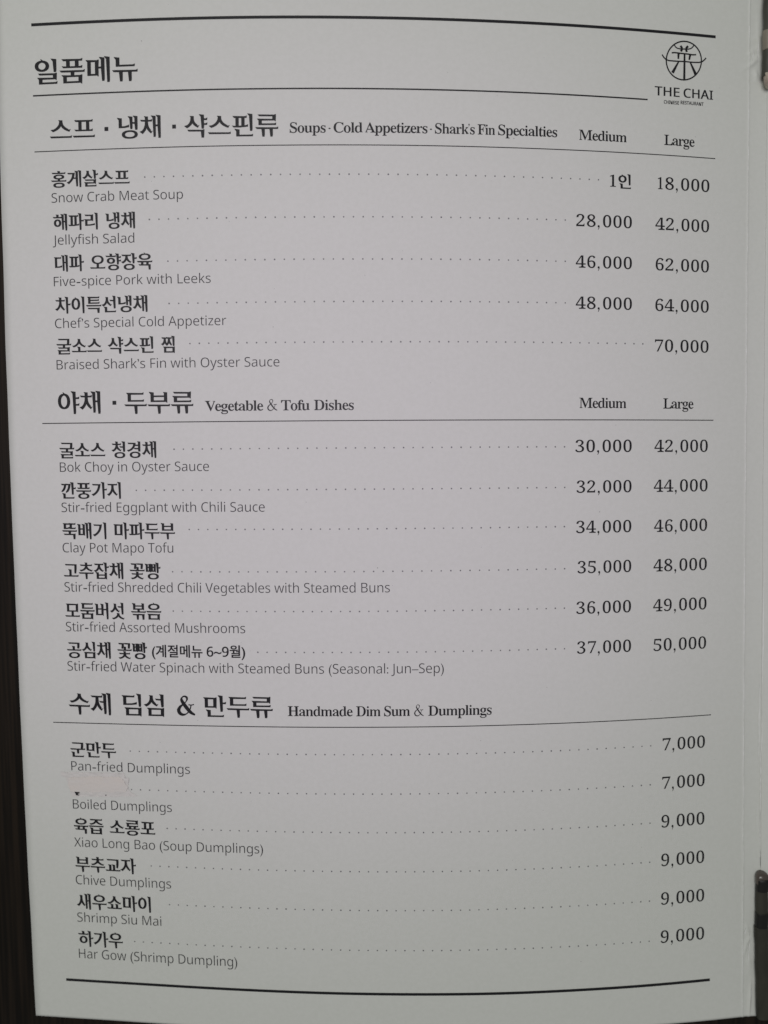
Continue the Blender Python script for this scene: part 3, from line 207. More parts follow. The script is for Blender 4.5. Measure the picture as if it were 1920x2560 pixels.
'K섯': (0.92, '-2/N-l.S/e.K0+*512*11B*}1B1I/11a/>1?/e0l/e/@\n,R+1,[*s,s*Y,t*c,c)s,B)B+_(g*j(;),((*3&)+=&@,C&i-;(F-c(u..(F/&&i0,&@1G%{1|(:1/&t0Z(;/e(f/()A.d)r.Q*c.R*}\n*I1**R0l*j0R*j/m*b.y*G.2)y-L)@,p&u,H)7+?*=+y+8,o+Z-N+{,x,s,1.)+N.r,p.$,N-l-(-4-Z,g.<,M.},E/h,E0v'),
'K볶': (0.92, '(n*i)L)o+])g+w&)-,&$-9&b-E*Y-9*s,K*Y\n,f*i-D)o/M)g/h&)0x&$1+&b17*Y1+*s0=*Y\n(_1U(r1-)J0D)J-=,E-=,E,=&t,K(R+R2&+J23,^1@,=.#,=.#-=0F-=0U,y0z,y0z17.}1E/,1-/B0o/B0(+(0(+(17!+(/8/B/8/B.0+(.0'),
'K음': (0.92, '-c10-/1Y,a1t,Z1Y,p10+y10*v0x)r0I)F/s)8/5)F.R)r-|*v-M+y-<-4-7.I-</M-M0P-|0|.R10/50|/s0P0I/M0x.I10!-40B.<09.k0*/?/c/O/5/?.d.k.B.<.3-4.*,,.3+W.B+).d*s/5+)/c+W0*,,09\n(_*r(t*P)B)|)B&40M&40]%p1&%p13*_1&*x09*_!/J)m/J((*y((*y)m\n&t,X(R+_2&+V23,l1@,J'),
'D9': (0.648, '+v&z,b(:-=(d-h);.-)w.B*a.G+Q.L,F.K-V.2.Q-e/8-./h,C0,+L06*X0,)u/j)D/B(}.m(h.4(a-L(q,N)C+k*<+=+%+1+]+1,2+>,Y+R-/+|,|*_,a)f,@)5+e(g+&(Y*I(b)}(w)c)A)Z)U)B)K(b)&(t)D(o)1(t(p)((T)?(=)d()*;&u*{&p!*s,&*I,F*7,j*.-R*8.G*J.p*v/>+S/K,6/9,f._,}-{-/,N,|,2,P+},#,$+X+w'),
'K공': (0.92, '-1*x+x*s*v*b)s*4)G)^)9(})G(B)s&n*v&@+x&/-1&*.E&//G&@0J&n0v(B1*(}0v)^0J*4/G*b.E*s!-1*-.8*#.h)o/<)N/L(}/<(R.h(3.8(#-1&v,*(#+U(3+&(R*q(}+&)N+U)o,**#\n(}1))[00/E0(/E/}/B.m/:-B0Z-/0c-P0z.b0}/}0}0u\n+O.q+[.P,%.%,%,]&u,l(S+r2%+j22-#1?,]-],]-].Z'),
'K심': (0.92, '.v1h/.1>/b0U0(+O1/+K1?,=1?1H\n)?+5)S*o)}*?)}&40g&40v%p1?%p1K*}1?+;0Q*}!/d*0/d((+X((+X*0\n*R13*[0u*s0[*s/}*k/3*P.H*%-e)F-.&{,c)9+X*A,8+@--+e-i,.-3-+,E.@+f/,-+.9,e.#-<-C-p,t.P,Y/7,Q/},Q1$'),
'P(': (0.323, '*+*Z*:,R*j.8+m0#*k0#)V.I(k,W(P*Z(k(^)V%m*k$8+m$8*j&#*:(d'),
'P계': (0.92, '021S02%x1O%x1O1S\n(j08(j/0+g/0+?-?*5+V(;*$)))(*t*L,,+|,k-X.,-X.,,-,9,-,9+$.,+$.,&L/I&L/I1;.,1;.,.b-&.b-+/#-0/S-108'),
'P절': (0.92, '/p1S/p/9-n/9-n.2/p.2/p+v16+v161S\n(^1#(^/v*x/v*x/o*Z.W)h-S(?,f(z+d*:,D+4-6+]-{,*-?,{,T.7+y.p,}-J-f,Z.b,?/n,?/v.V/v.V1#\n*4&z*4&(1X&(1X(.+T(.+T(w16(w16+e*2+e*2*]/p*]/p)z*4)z'),
'P메': (0.92, '021S02%x1P%x1P1S\n..1@..-_-(-_-(0B(c0B(c)c-()c-(,V..,V..&L/K&L/K1@!+f/<+f*i*$*i*$/<'),
'P뉴': (0.92, ')Q1$)Q,|0z,|0z.**t.**t1$\n(A+n(A*f*f*f*f%x,-%x,-*f.<*f.<%x/^%x/^*f2(*f2(+n'),
'P6': (0.572, ',0&m,m((-E(M-m)(.))i.1*X.*+D-n,$-I,S,u,v,=-/+X-5+.-2*c-**@,v*#,d)g,N)T,9)n,9)p,R)u,x){-@**-b*6.#*D.?*U.V*m.l+-.}+L/0+r/7,B/:,p/7-R/)-R06,r0@,@0B+W0>*x02*D/x)t/[)N/9)1.l(u.>(c-j(U-6(M,[(I,&(G+K(K*_(V)z(l)C),(p)L(J)t(.*B&u*p&j+D&f!+$(s*f(|*O)1*=)D*.)Y)})t)u*4)p*O)n*k)p*})u+4)}+F*0+W*?+i*R+w*k,&+*,.+F,0+o,+,/+{,F+h,Y+G,e+&,h*X,d*(,W)Z,B)9,-)(+i(u+C(p'),
'P~': (0.584, '())t(s*N)E*h)t*q*=*k*f*[+6*I+c*7,5*),b)}-@*,-v*C.T*l.T,1-g+U-8+=,g+3,C+9+v+G+K+Y*z+m*L+{)z,&)?+y(d+b()+8'),
'P9': (0.572, '*u&j+T&v,.(0,X(K-$(o-B)<-X)j-l*>-x*r.%+K.*,&.,,[.(-H-w..-d.e-H/7-(/],[/y,203+_0>+00B*Z0?*005)c0$)?/h({/I(d/%(P.U(E.&(B-M(I,d(_,()*+S)W+2*5*y*s*s+D*v+k+#,2+2,N+C,h+X,x+n,_+n,^+T,X+0,R*h,I*F,=*),/)i+w)P+a)<+F)++&(x*Z(q*0(n)l(o)N(t(x)&(x&s)Z&h*2&f!*]+}*C,-*,,@)s,_)j-&)g-N)k.%)v.K*..j*F/%*f/3+0/8+N/5+i/+,#.w,6.c,E.L,P.3,X-s,^-W,a-=,^-+,X,t,P,b,C,O,4,?+{,1+d,&+I+z+,+x'),
'P월': (0.92, '+o1A*G1/)I0T)*/[)I.e*G./+o-x-;./.9.e.X/[.90T-;1/!+o0D,Z0;-,0#-:/[-,/;,Z/#+o.u+(/#*V/;*H/[*V0#+(0;\n(J,^+,,a+,+/,L+/,L,f-;,j.=,r/O-$/H-x,w-h*]-a(<-_\n-h,]-h+d/l+d/l+213+2131R/l1R/l,]\n)t&u)t&(1Q&(1Q()+9()+9(^13(^13+-)q+-)q*./m*./m)Y)t)Y'),
'P)': (0.323, ')T*Z)E(d(q&#&n$8(p$8*)%m*p(^+/*Z*p,W*).I(p0#&n0#(q.8)E,R'),
'NW': (0.93, '+7(+,f-=-#.=-7//-G.V-T-|-f-@/=(+02(+2;/}1H/}04+//y*-/b(|/H*-/0+0-a/},j/}+D+3+-*1*o(|*W*-*B+.)-/}(:/}*B(+'),
'N(': (0.323, ')k*Z){,W*R.B+E/l*{/l)m.=)),P(l*Z))(f)m%y*{$J+E$J*R%t){(^'),
'N:': (0.219, ')7-.(x-&(e,n([,P(e,4(x+{)7+t)P+{)e,4)m,P)e,n)P-&\n)7)3(x),(e(s([(U(e(9(x(%)7&y)P(%)e(9)m(U)e(s)P),'),
'N–': (0.5, '-a+1&{+1&{*U-a*U'),
'N)': (0.323, ')p*Z)_(^)-%t(:$J(_$J)n%y*V(f*o*Z*V,P)n.=(_/l(:/l)-.B)_,W'),
'K군': (0.92, '&t-((R,/,J,&,c)V-v)R.(*1.(,&2*,&26-:1C,t0h,t0{.W1#0$1#0s)*1&)d0-/F0$/F0$/C.[//,t\n(Y*w(m*M)E)f)E&<1*&<16(P0C(0+#(0+#*W'),
'K만': (0.92, '&y0c(30A([/m([+^-M+^-]+?.&+?.30O.&0i-90O!,J/],J,P*8,P*8/]\n.M1i.a1?/90V/Y)l0b)h0r*X0r-I29-I2E._1R.>0r.>0r1I\n)$*y)7*O)k)h)k&<14&<1@(P0M(0+G(0+G*Y'),
'ND': (0.73, '+B(+,U(5-V(S.F),.})s/C*s/N,./I,w/;-]/#.:.].j.5/6-_/T-&/l,C/y+W/})4/})4(+!*#/@+J/@,C/8-0.{-j.S.9-v.Q-,.Y,*.8*9-+).+7(h*#(h'),
'K즙': (0.92, '(Y+W(m+/)E*F)E&40G&40V%p0{%p0{+9/#+G/-+//C*q/C*+*}*+*}+9!*});/C);/C(&*}(&\n&t,o(R+v2&+n23-&1@,a\n(g13)E0:,802,$/V+c/4*}.c*+.A(E.7)I-:*^-K+l-o,x.W-4.v-K.W.X-o/f-K1/-21b.I0o.)0?.A/G.c.b/4.D/V.10215021A1E0N1$'),
'K룡': (0.92, '-4*L+x*H*w*:)t)m)K)B)=(h)K(2)t&d*w&;+x&--4&).I&-/K&;0M&d0v(21*(h0v)B0M)m/K*:.I*H!-4)_.<)W.k)K/;)1/J(h/0(:.V(#-4&r+k(#+8(:*w(h+,)1+W)K,+)W\n)G-X)G,m*n,m*n+u&s,)(Q+02)+(25,;1B+u/Y+u/Y,m1+,m17.#0D-]+$-]+$.W0J.W0Y.91#.9101/1#1G061/))1=)c0E/F0=/F/D(e/V(y/6)G.b!,J+u,J,m.#,m.#+u'),
'K포': (0.92, '(f,L)D+T,D+L,D)6&t)D(R(H2*(@26)V1C)6-|)6-|+L13+L1?,_0L,>/f,>/f/V15/V1A0l0N0J(d0X)B/_*Z/V*Z,>!,9/V../V..,>,9,>'),
'NX': (0.586, ')((++=+c-O(+.H(++i,8.6/}-E/}+@,e)</}(F/}*p,6(6(+'),
'K교': (0.92, '(q0T)O/Z/N/R/N/7/J-7/E*f0W*Q0e+/1(-01,/71,0F\n,:-,,L,]-%+u-%)D,-)D,-,h)d-,)v,]*N+u*N)D&t)R(R(W2&(O23)f1@)D.])D.],h'),
'K자': (0.92, '(+0R(e/W*g/O*g.;*[-;*=,<)h+C)+*U&e)|)1(o*4)e+3*v+V+k+x+$,t)v.,(}.}*J.0**-y*k->+T,k,H,M-A,C.;,C/O.O/O.[0f-j0D\n.F1i.X1?/20V/R&(0Y&#0k&p0k,F2A,F2M-]1Z-<0k-<0k1I'),
'K새': (0.92, ')o0c){0B*D/r*D.L*<-K*%,N)Y+W)(*l&j*3)>)**0)w*x+#+3+c+E+-,0*.-0)9.-*b-:*@-4+(,_+k,<,[,&-T+z.Q+z0L\n-#1T-61,-j0C.0&V/3&R/C(D/C,I0&,I0G&(1K&#1[&p1[1I/;1i/M1?0&0V0&-=/C-=/C16'),
'K우': (0.92, '-b0z-.1I,_1d,Y1I,o0z,10{+:0l*N0Q)c/v)C/C)9.d)C.))c-P*N,v+:,Z,1,L-3,G.5,L/-,[/s,v0_-P1#.)1..d1#/C0_/v/s0Q/-0l.50{!-301.80$.h/k/</@/M.d/<.,.h-].8-H-3-<,.-H+Y-]++.,*t.d++/@+Y/k,.0$\n&s+c(Q*h,D*_,f&(-l&#-|&p-|*_2)*_25+u1B+S'),
'K쇼': (0.92, '&t)F(R(L2*(D26)X1C)8/_)8/_+T-I+n-W+J.(*q.()8,C)8,C+T*.+n*<+J*g*q*g)8\n+{0u,*0[,@0C,@/y,3/-+r.R+?-r*X-?)h,r(8,a)B+Z*Q+z+a,R,b-@-2-{-]-@.],R/m+z12+R1j,s0w,Q0U,q/f->/#-r.K.Q.1/--}/y-}0g'),
'K하': (0.92, '+V.4*e.-)f-c)4-4(p,S(e+h(p*{)4*?)f)m*e)G+V)@,H)G-H)m-y*?.=*{.H+h.=,S-y-4-H-c,H.-!+V-:+t-5,E,s,d,F,o+h,d+.,E*Z+t*?+V*:+9*?*h*Z*I+.*>+h*I,F*h,s+9-5\n.G1i.Y1?/30V/S&(0Y&#0k&p0k,@2A,@2M-U1Z-50k-50k1I\n*A1N*J14*g0p*g/j&o/x(M/#.h.v.t00.&/j,D/j,D1>'),
'NH': (0.741, '*#(+*#+r.D+r.D(+/4(+/4/}.D/}.D,U*#,U*#/})4/})4(+'),
'NG': (0.728, '--&|-Y($.*(*.P(1.y(:/?(D/?,2,d,2,d+L.O+L.O(r-e(d,l(^,-(c+O(p*|)+*U)H*7)m)z*=)k*n)a+G)],&)f-#*$-n*N.P+./$+u/?,n/H-6/G-X/C-{/<.@/3.^/).q.|/2/a.v/j.S/t.1/|-g0(-@0,,s0-,(0(+?/s*_/Y*-/7)].h);.5(}-T(o,o(j,&(n+8({*P)7)q)T)>){(o*O(L++(4+j(%,U&{'),
'BT': (0.556, '+s&z+s/3.G/3.G0.&r0.&r/3*G/3*G&z'),
'BH': (0.741, '*A&z*A+g.&+g.&&z/Q&z/Q0..&0..&,b*A,b*A0.(q0.(q&z'),
'BE': (0.556, '-p&z-p(u*A(u*A+h-]+h-],b*A,b*A/3-p/3-p0.(q0.(q&z'),
'BC': (0.632, ',o&q-7&r-U&u-t&z.6(%.e(5.e)5-T(u-8(p,u(l,T(l+d(w+7)2*W)h*:*F*(+0)|,&*(,x*<-c*[.@+=.v+i/1,U/<,v/;-9/6-T/-.U.e/&/f.20)-G05,V08+j05+(0(*F/j)m/F)@.u(x.>(_-Z(P,r(K,((O+6(^*K(u)h):)1)e(^*<(<*u($+Z&s,G&p'),
'BA': (0.639, ')8&z*5*M,|*M-z&z/M&z,=01*x01&g&z!+K-k+Z.@+Y.W+P.Z+_..+j-k,^+I*U+I'),
'BI': (0.339, '+X&z+X(V*](k*]/<+X/P+X0.(60.(6/P)2/<)2(k(6(V(6&z'),
'CC': (0.632, ',o&^-8&a-X&e-w&j.:&r.o().o)H-Q)+-6)&,t)#,U(}+h),+8)@*b)o*D*J*2+2*,,&*2,v*E-]*f.9+>.h+m.|,V/+,t/*-6/%-O.y.Y.S/7/o.608-I0E,V0J+g0E*}06*?/u)e/O)7.{(o.C(T-^(F,s(A,((E+5(S*H(k)c)2)*)[(U*5(1*p&r+W&c,F&]'),
'CH': (0.741, '*K&h*K+S-w+S-w&h/[&h/[0@-w0@-w,t*K,t*K0@(g0@(g&h'),
'CI': (0.339, '+d&h+d(f*h(y*h/.+d/B+d0@(,0@(,/B)(/.)((y(,(f(,&h'),
'CN': (0.76, '*D&h*D,Q*A-g*=.O)h.O.,&h/q&h/q0@.70@.7+Q.9*d.<)v.=)Y.n)Y*O0@(g0@(g&h'),
'CE': (0.556, '-z&h-z)-*K)-*K+T-h+T-h,t*K,t*K.{-z.{-z0@(g0@(g&h'),
'CS': (0.549, '+^&d,H&u-*(:-^(n-x)J.%*0-}*Y-s+$-c+D-L+a-2+x,n,1,K,C,$,S+U,e+1,s*n-&*T-4*C-@*7-M*/-Z*+-h*(-w*&..*).D*4.^*;.j*N.x*m/(+8/++U/*+t/%,6.z,Q.r,l.i-G.R-s/q-;0-,v07,R0?,/0E+d0I+:0J*g0H*:0@)m04)G/})(/g(g/I(Q/((D.Z(@.0(F-N(Z,v(|,K)K,+*#+j*_+P+.+A+O+2+j+$+}*q,0*d,8*U,<*I,?*:,@**,<)f,1)M,&)@+h)0+C)%*o(|*I(}*%)()[)/);)8(x)B(7)[(7(/(i&v)-&n)N&g)u&b*A&^*l&]'),
'CR': (0.622, '*K&h*K+-+O+--L&h/F&h-*+R-%+P-?+]-W+l-q,#.-,:.@,U.N,w.W-A.Z-l.Q.W.</2-n/a-+0*,<0;+A0@(g0@(g&h!*K.|+:.|+p.y,=.o,O.e,c.P,p.0,s-g,p-C,c,|,O,f,>,Y+s,M+?,I*K,I'),
'CT': (0.556, '+}&h+}.{.Q.{.Q0@&h0@&h.{*=.{*=&h'),
'CA': (0.639, ')<&h*9*;,x*;-v&h/a&h,A0C*t0C&S&h!+T-g+f.=+Y.A+G.W+T.++a-g,L+[*h+['),
'CU': (0.731, ',l&b-J&m-}(&.N(A.s(e/5)4/I)c/T*:/X*o/X0@-u0@-u*q-q*A-f)u-L)L-/)5,i)(,1(|+T)(++)7*p)I*T)q*H*>*D*p*D0@(_0@(_*p(i)y)*)1)W(O*<(#+.&f,,&]'),
}
LINES = [
('menu_title', [('T', '일품메뉴', -89.715, 7.5615, 6.99, 197.062)], None),
('section_heading', [('T', '스프', -85.733, 6.639, 6.255, 182.507), ('sq', '', -71.14, -70.13, 0, 184.66), ('T', '냉채', -67.829, 6.4865, 6.253, 182.471), ('sq', '', -53.4, -52.42, 0, 184.71), ('T', '샥스핀류', -50.271, 6.6194, 6.346, 182.254)], None),
('section_translation', [('S', 'Soups', -23.458, 4.0937, 3.782, 182.697), ('S', '·', -13.732, 6.3547, 3.782, 182.697), ('S', 'Cold', -12.228, 4.2166, 3.782, 182.697), ('S', 'Appetizers', -3.958, 4.0626, 3.782, 182.717), ('S', '·', 12.248, 6.2982, 3.782, 182.717), ('S', 'Shark’s', 13.724, 3.7992, 3.782, 182.717), ('S', 'Fin', 24.955, 3.5733, 3.782, 182.717), ('S', 'Specialties', 30.118, 4.0345, 3.869, 182.738)], None),
('column_header', [('S', 'Medium', 51.737, 4.0296, 3.885, 182.304)], None),
('column_header', [('S', 'Large', 75.242, 3.9307, 3.945, 182.267)], None),
('section_heading', [('T', '야채', -85.768, 6.6972, 6.422, 112.241), ('sq', '', -70.7, -69.68, 0, 114.54), ('T', '두부류', -67.516, 6.7282, 6.373, 112.049)], None),
('section_translation', [('S', 'Vegetable', -46.015, 4.2063, 3.876, 112.112), ('S', '&', -29.932, 3.1996, 3.721, 112.112), ('S', 'Tofu', -26.253, 4.2041, 3.876, 112.112), ('S', 'Dishes', -17.787, 4.1231, 3.876, 112.112)], None),
('column_header', [('S', 'Medium', 51.869, 4.0052, 3.955, 112.49)], None),
('column_header', [('S', 'Large', 75.251, 3.9777, 4.019, 112.44)], None),
('section_heading', [('T', '수제', -85.57, 6.7224, 6.633, 31.397), ('T', '딤섬', -70.802, 6.7474, 6.601, 31.399), ('H', '&', -55.541, 5.7641, 6.576, 31.507), ('T', '만두류', -48.316, 6.8578, 6.513, 31.405)], None),
('section_translation', [('S', 'Handmade', -25.68, 4.0613, 3.957, 31.529), ('S', 'Dim', -7.539, 3.8976, 3.957, 31.529), ('S', 'Sum', -0.295, 3.9601, 3.957, 31.529), ('S', '&', 7.779, 3.0645, 3.903, 31.529), ('S', 'Dumplings', 11.493, 4.0762, 3.957, 31.529)], None),
('dish_name', [('K', '홍게살스프', -85.659, 4.5671, 4.583, 170.545)], 'dish name above Snow Crab Meat Soup'),
('dish_translation', [('N', 'Snow Crab Meat Soup', -85.878, 3.4762, 3.42, 166.418)], None),
('price', [('D', '1', 59.752, 5.3205, 4.485, 170.546), ('K', '인', 62.379, 4.3222, 4.18, 170.426)], None),
('price', [('D', '18,000', 73.171, 4.5114, 4.527, 170.55)], None),
('dish_name', [('K', '해파리', -85.438, 4.5104, 4.602, 159.609), ('K', '냉채', -71.385, 4.4217, 4.602, 159.609)], 'dish name above Jellyfish Salad'),
('dish_translation', [('N', 'Jellyfish Salad', -85.4, 3.5379, 3.435, 155.613)], None),
('price', [('D', '28,000', 50.871, 4.3939, 4.467, 159.888)], None),
('price', [('D', '42,000', 72.83, 4.4188, 4.537, 159.835)], None),
('dish_name', [('K', '대파', -85.445, 4.3856, 4.622, 149.045), ('K', '오향장육', -75.769, 4.5316, 4.622, 149.045)], 'dish name above Five-spice Pork with Leeks'),
('dish_translation', [('N', 'Five-spice Pork with Leeks', -86.023, 3.5261, 3.452, 144.959)], None),
('price', [('D', '46,000', 50.873, 4.3997, 4.478, 149.155)], None),
('price', [('D', '62,000', 72.69, 4.4689, 4.546, 149.131)], None),
('dish_name', [('K', '차이특선냉채', -85.461, 4.5398, 4.645, 138.243)], 'dish name above Chef’s Special Cold Appetizer'),
('dish_translation', [('N', 'Chef’s Special Cold Appetizer', -85.907, 3.4779, 3.469, 134.134)], None),
('price', [('D', '48,000', 50.877, 4.4067, 4.488, 138.44)], None),
('price', [('D', '64,000', 72.627, 4.4887, 4.558, 138.354)], None),
('dish_name', [('K', '굴소스', -85.461, 4.4966, 4.669, 127.626), ('K', '샥스핀', -71.545, 4.5456, 4.669, 127.626), ('K', '찜', -57.328, 4.2776, 4.669, 127.626)], 'dish name above Braised Shark’s Fin with Oyster Sauce'),
('dish_translation', [('N', 'Braised Shark’s Fin with Oyster Sauce', -85.924, 3.4933, 3.488, 123.405)], None),
('price', [('D', '70,000', 72.521, 4.5217, 4.572, 127.583)], None),
('dish_name', [('K', '굴소스', -85.549, 4.5656, 4.743, 100.429), ('K', '청경채', -71.318, 4.4765, 4.743, 100.429)], 'dish name above Bok Choy in Oyster Sauce'),
('dish_translation', [('N', 'Bok Choy in Oyster Sauce', -85.943, 3.4925, 3.546, 96.538)], None),
('price', [('D', '30,000', 50.72, 4.4758, 4.552, 100.857)], None),
('price', [('D', '42,000', 72.822, 4.429, 4.611, 100.784)], None),
('dish_name', [('K', '깐풍가지', -85.568, 4.5976, 4.776, 89.753)], 'dish name above Stir-fried Eggplant with Chili Sauce'),
('dish_translation', [('N', 'Stir-fried Eggplant with Chili Sauce', -85.691, 3.4832, 3.571, 85.857)], None),
('price', [('D', '32,000', 51.09, 4.3693, 4.553, 90.114)], None),
('price', [('D', '44,000', 72.688, 4.4737, 4.627, 90.085)], None),
('dish_name', [('K', '뚝배기', -85.508, 4.5547, 4.812, 79.023), ('K', '마파두부', -71.385, 4.5447, 4.812, 79.023)], 'dish name above Clay Pot Mapo Tofu'),
('dish_translation', [('N', 'Clay Pot Mapo Tofu', -85.809, 3.4461, 3.599, 75.1)], None),
('price', [('D', '34,000', 50.992, 4.3972, 4.572, 79.438)], None),
('price', [('D', '46,000', 72.833, 4.4154, 4.644, 79.315)], None),
('dish_name', [('K', '고추잡채', -85.509, 4.5502, 4.829, 68.351), ('K', '꽃빵', -67.351, 4.5829, 4.829, 68.351)], 'dish name above Stir-fried Shredded Chili Vegetables with Steamed Buns'),
('dish_translation', [('N', 'Stir-fried Shredded Chili Vegetables with Steamed Buns', -85.683, 3.4498, 3.628, 64.512)], None),
('price', [('D', '35,000', 51.429, 4.2841, 4.594, 68.715)], None),
('price', [('D', '48,000', 72.74, 4.4415, 4.662, 68.623)], None),
('dish_name', [('K', '모둠버섯', -85.523, 4.5083, 4.879, 57.531), ('K', '볶음', -67.295, 4.5488, 4.879, 57.531)], 'dish name above Stir-fried Assorted Mushrooms'),
('dish_translation', [('N', 'Stir-fried Assorted Mushrooms', -85.711, 3.4861, 3.659, 53.723)], None),
('price', [('D', '36,000', 51.132, 4.3705, 4.614, 57.861)], None),
('price', [('D', '49,000', 72.696, 4.4529, 4.68, 57.795)], None),
('dish_name', [('K', '공심채', -85.458, 4.535, 4.921, 46.819), ('K', '꽃빵', -71.428, 4.4762, 4.921, 46.819), ('P', '(계절메뉴', -62.07, 3.5106, 3.68, 47.349), ('P', '6~9월)', -47.17, 3.5892, 3.659, 47.421)], 'dish name above Stir-fried Water Spinach with Steamed Buns (Seasonal: Jun–Sep)'),
('dish_translation', [('N', 'Stir-fried Water Spinach with Steamed Buns (Seasonal: Jun–Sep)', -85.691, 3.4953, 3.691, 42.96)], None),
('price', [('D', '37,000', 51.392, 4.3172, 4.637, 47.158)], None),
('price', [('D', '50,000', 72.726, 4.4336, 4.697, 47.015)], None),
('dish_name', [('K', '군만두', -85.65, 4.7185, 4.771, 19.313)], 'dish name above Pan-fried Dumplings'),
('dish_translation', [('N', 'Pan-fried Dumplings', -85.923, 3.5362, 3.67, 15.18)], None),
('price', [('D', '7,000', 75.414, 4.4493, 4.754, 19.592)], None),
('dish_translation', [('N', 'Boiled Dumplings', -85.935, 3.4872, 3.708, 4.367)], None),
('price', [('D', '7,000', 75.371, 4.4565, 4.773, 8.927)], None),
('dish_name', [('K', '육즙', -85.598, 4.6757, 4.867, -2.328), ('K', '소룡포', -75.428, 4.6992, 4.867, -2.328)], 'dish name above Xiao Long Bao (Soup Dumplings)'),
('dish_translation', [('N', 'Xiao Long Bao (Soup Dumplings)', -85.73, 3.528, 3.747, -6.522)], None),
('price', [('D', '9,000', 75.324, 4.4768, 4.813, -1.777)], None),
('dish_name', [('K', '부추교자', -85.665, 4.7069, 4.888, -13.363)], 'dish name above Chive Dumplings'),
('dish_translation', [('N', 'Chive Dumplings', -85.949, 3.5347, 3.789, -17.391)], None),
('price', [('D', '9,000', 75.355, 4.4677, 4.828, -12.551)], None),
('dish_name', [('K', '새우쇼마이', -85.639, 4.689, 4.975, -24.247)], 'dish name above Shrimp Siu Mai'),
('dish_translation', [('N', 'Shrimp Siu Mai', -85.964, 3.5549, 3.831, -28.35)], None),
('price', [('D', '9,000', 75.386, 4.4827, 4.843, -23.348)], None),
('dish_name', [('K', '하가우', -85.705, 4.6804, 5.034, -35.195)], 'dish name above Har Gow (Shrimp Dumpling)'),
('dish_translation', [('N', 'Har Gow (Shrimp Dumpling)', -86.16, 3.5114, 3.875, -39.071)], None),
('price', [('D', '9,000', 75.371, 4.5129, 4.858, -34.086)], None),
('restaurant_name', [('B', 'THE', 72.664, 3.7708, 3.301, 195.115), ('B', 'CHAI', 80.624, 3.622, 3.332, 195.115)], None),
('restaurant_subtitle', [('C', 'CHINESE', 75.162, 1.0126, 1.207, 193.103), ('C', 'RESTAURANT', 79.888, 1.0201, 1.215, 193.304)], None),
]
DOTS = [(-60.77, 57.09, 172.18), (-59.76, 48.11, 161.4), (-55.11, 48.1, 150.7), (-55.01, 48.1, 139.89), (-49.75, 69.46, 129.56), (-54.51, 47.95, 102.3), (-64.91, 48.02, 91.58), (-50.94, 47.95, 81.24), (-55.68, 48.05, 70.05), (-55.77, 48.04, 59.54), (-33.31, 48.11, 48.65), (-68.76, 72.37, 21.11), (-68.78, 72.29, 10.35), (-59.17, 72.32, -0.28), (-64.02, 72.34, -11.14), (-59.23, 72.33, -22.01), (-69.51, 72.36, -33.3)]
LOGO = {'circle': [[85.873, 205.188], [85.8, 204.298], [85.576, 203.422], [85.207, 202.587], [84.705, 201.82], [84.085, 201.143], [83.367, 200.577], [82.573, 200.14], [81.727, 199.844], [80.856, 199.7], [79.986, 199.711], [79.144, 199.876], [78.355, 200.19], [77.642, 200.644], [77.028, 201.223], [76.53, 201.909], [76.163, 202.682], [75.938, 203.518], [75.861, 204.391], [75.935, 205.276], [76.157, 206.146], [76.52, 206.974], [77.015, 207.735], [77.625, 208.408], [78.333, 208.97], [79.119, 209.407], [79.957, 209.704], [80.824, 209.852], [81.693, 209.846], [82.537, 209.688], [83.332, 209.38], [84.052, 208.932], [84.676, 208.358], [85.183, 207.675], [85.559, 206.903], [85.792, 206.065]], 'smile': [[74.687, 205.878], [75.111, 205.244], [75.763, 204.687], [76.578, 204.446], [78.541, 204.445], [81.005, 204.548], [83.483, 204.534], [85.143, 204.64], [86.141, 204.966], [86.738, 205.474], [87.203, 206.001]], 'bowl': [[78.138, 208.723], [78.4, 208.229], [78.925, 207.876], [79.844, 207.768], [80.995, 207.83], [82.148, 207.894], [82.874, 208.136], [83.335, 208.54], [83.664, 208.993]], 'v1': [[79.842, 208.557], [80.237, 208.164], [80.239, 207.617], [80.01, 207.113]], 'v2': [[82.013, 208.673], [81.553, 208.18], [81.489, 207.658], [81.656, 207.124]], 'bar': [[77.39, 206.541], [78.208, 206.666], [79.847, 206.614], [81.822, 206.59], [83.31, 206.499], [84.337, 206.614]], 'a1': [[79.322, 206.511], [79.26, 205.109]], 'a2': [[81.031, 206.587], [80.955, 199.829]], 'a3': [[82.648, 206.536], [82.356, 205.113]], 'l1': [[79.393, 204.451], [77.631, 201.339]], 'l2': [[82.623, 204.526], [84.227, 201.396]]}
RULES = [(-90.04, 89.95, 211.8), (-89.99, 70.65, 193.82), (-89.97, 90.02, 179.57), (-90.0, 90.01, 109.36), (-90.13, 89.93, 28.54), (-89.87, 90.08, -45.77)]
TAPE = [[-88.856, 14.639], [-81.992, 14.775], [-70.755, 14.931], [-70.447, 13.677], [-69.332, 13.654], [-69.531, 12.178], [-69.79, 10.697], [-68.607, 9.263], [-67.163, 8.575], [-73.956, 8.102], [-79.893, 7.979], [-85.569, 7.773], [-86.103, 9.242], [-86.76, 11.299], [-87.281, 13.061], [-88.602, 13.61]]
TAPE_INNER = [[-86.381, 13.15], [-79.661, 13.671], [-71.678, 13.814], [-70.835, 12.724], [-69.769, 11.287], [-70.178, 9.74], [-76.867, 9.391], [-86.103, 9.242], [-86.551, 11.306]]
MARK = [[-84.905, 9.284], [-83.417, 9.189], [-83.491, 8.859], [-83.974, 8.723], [-83.894, 8.488], [-83.389, 8.447], [-83.695, 8.257], [-84.41, 8.291], [-84.622, 8.938]]
TR = {'T': 0, 'K': 0, 'P': 0, 'S': -0.065, 'D': 0.0, 'H': 0, 'N': -0.014, 'B': 0.02, 'C': 0.03}
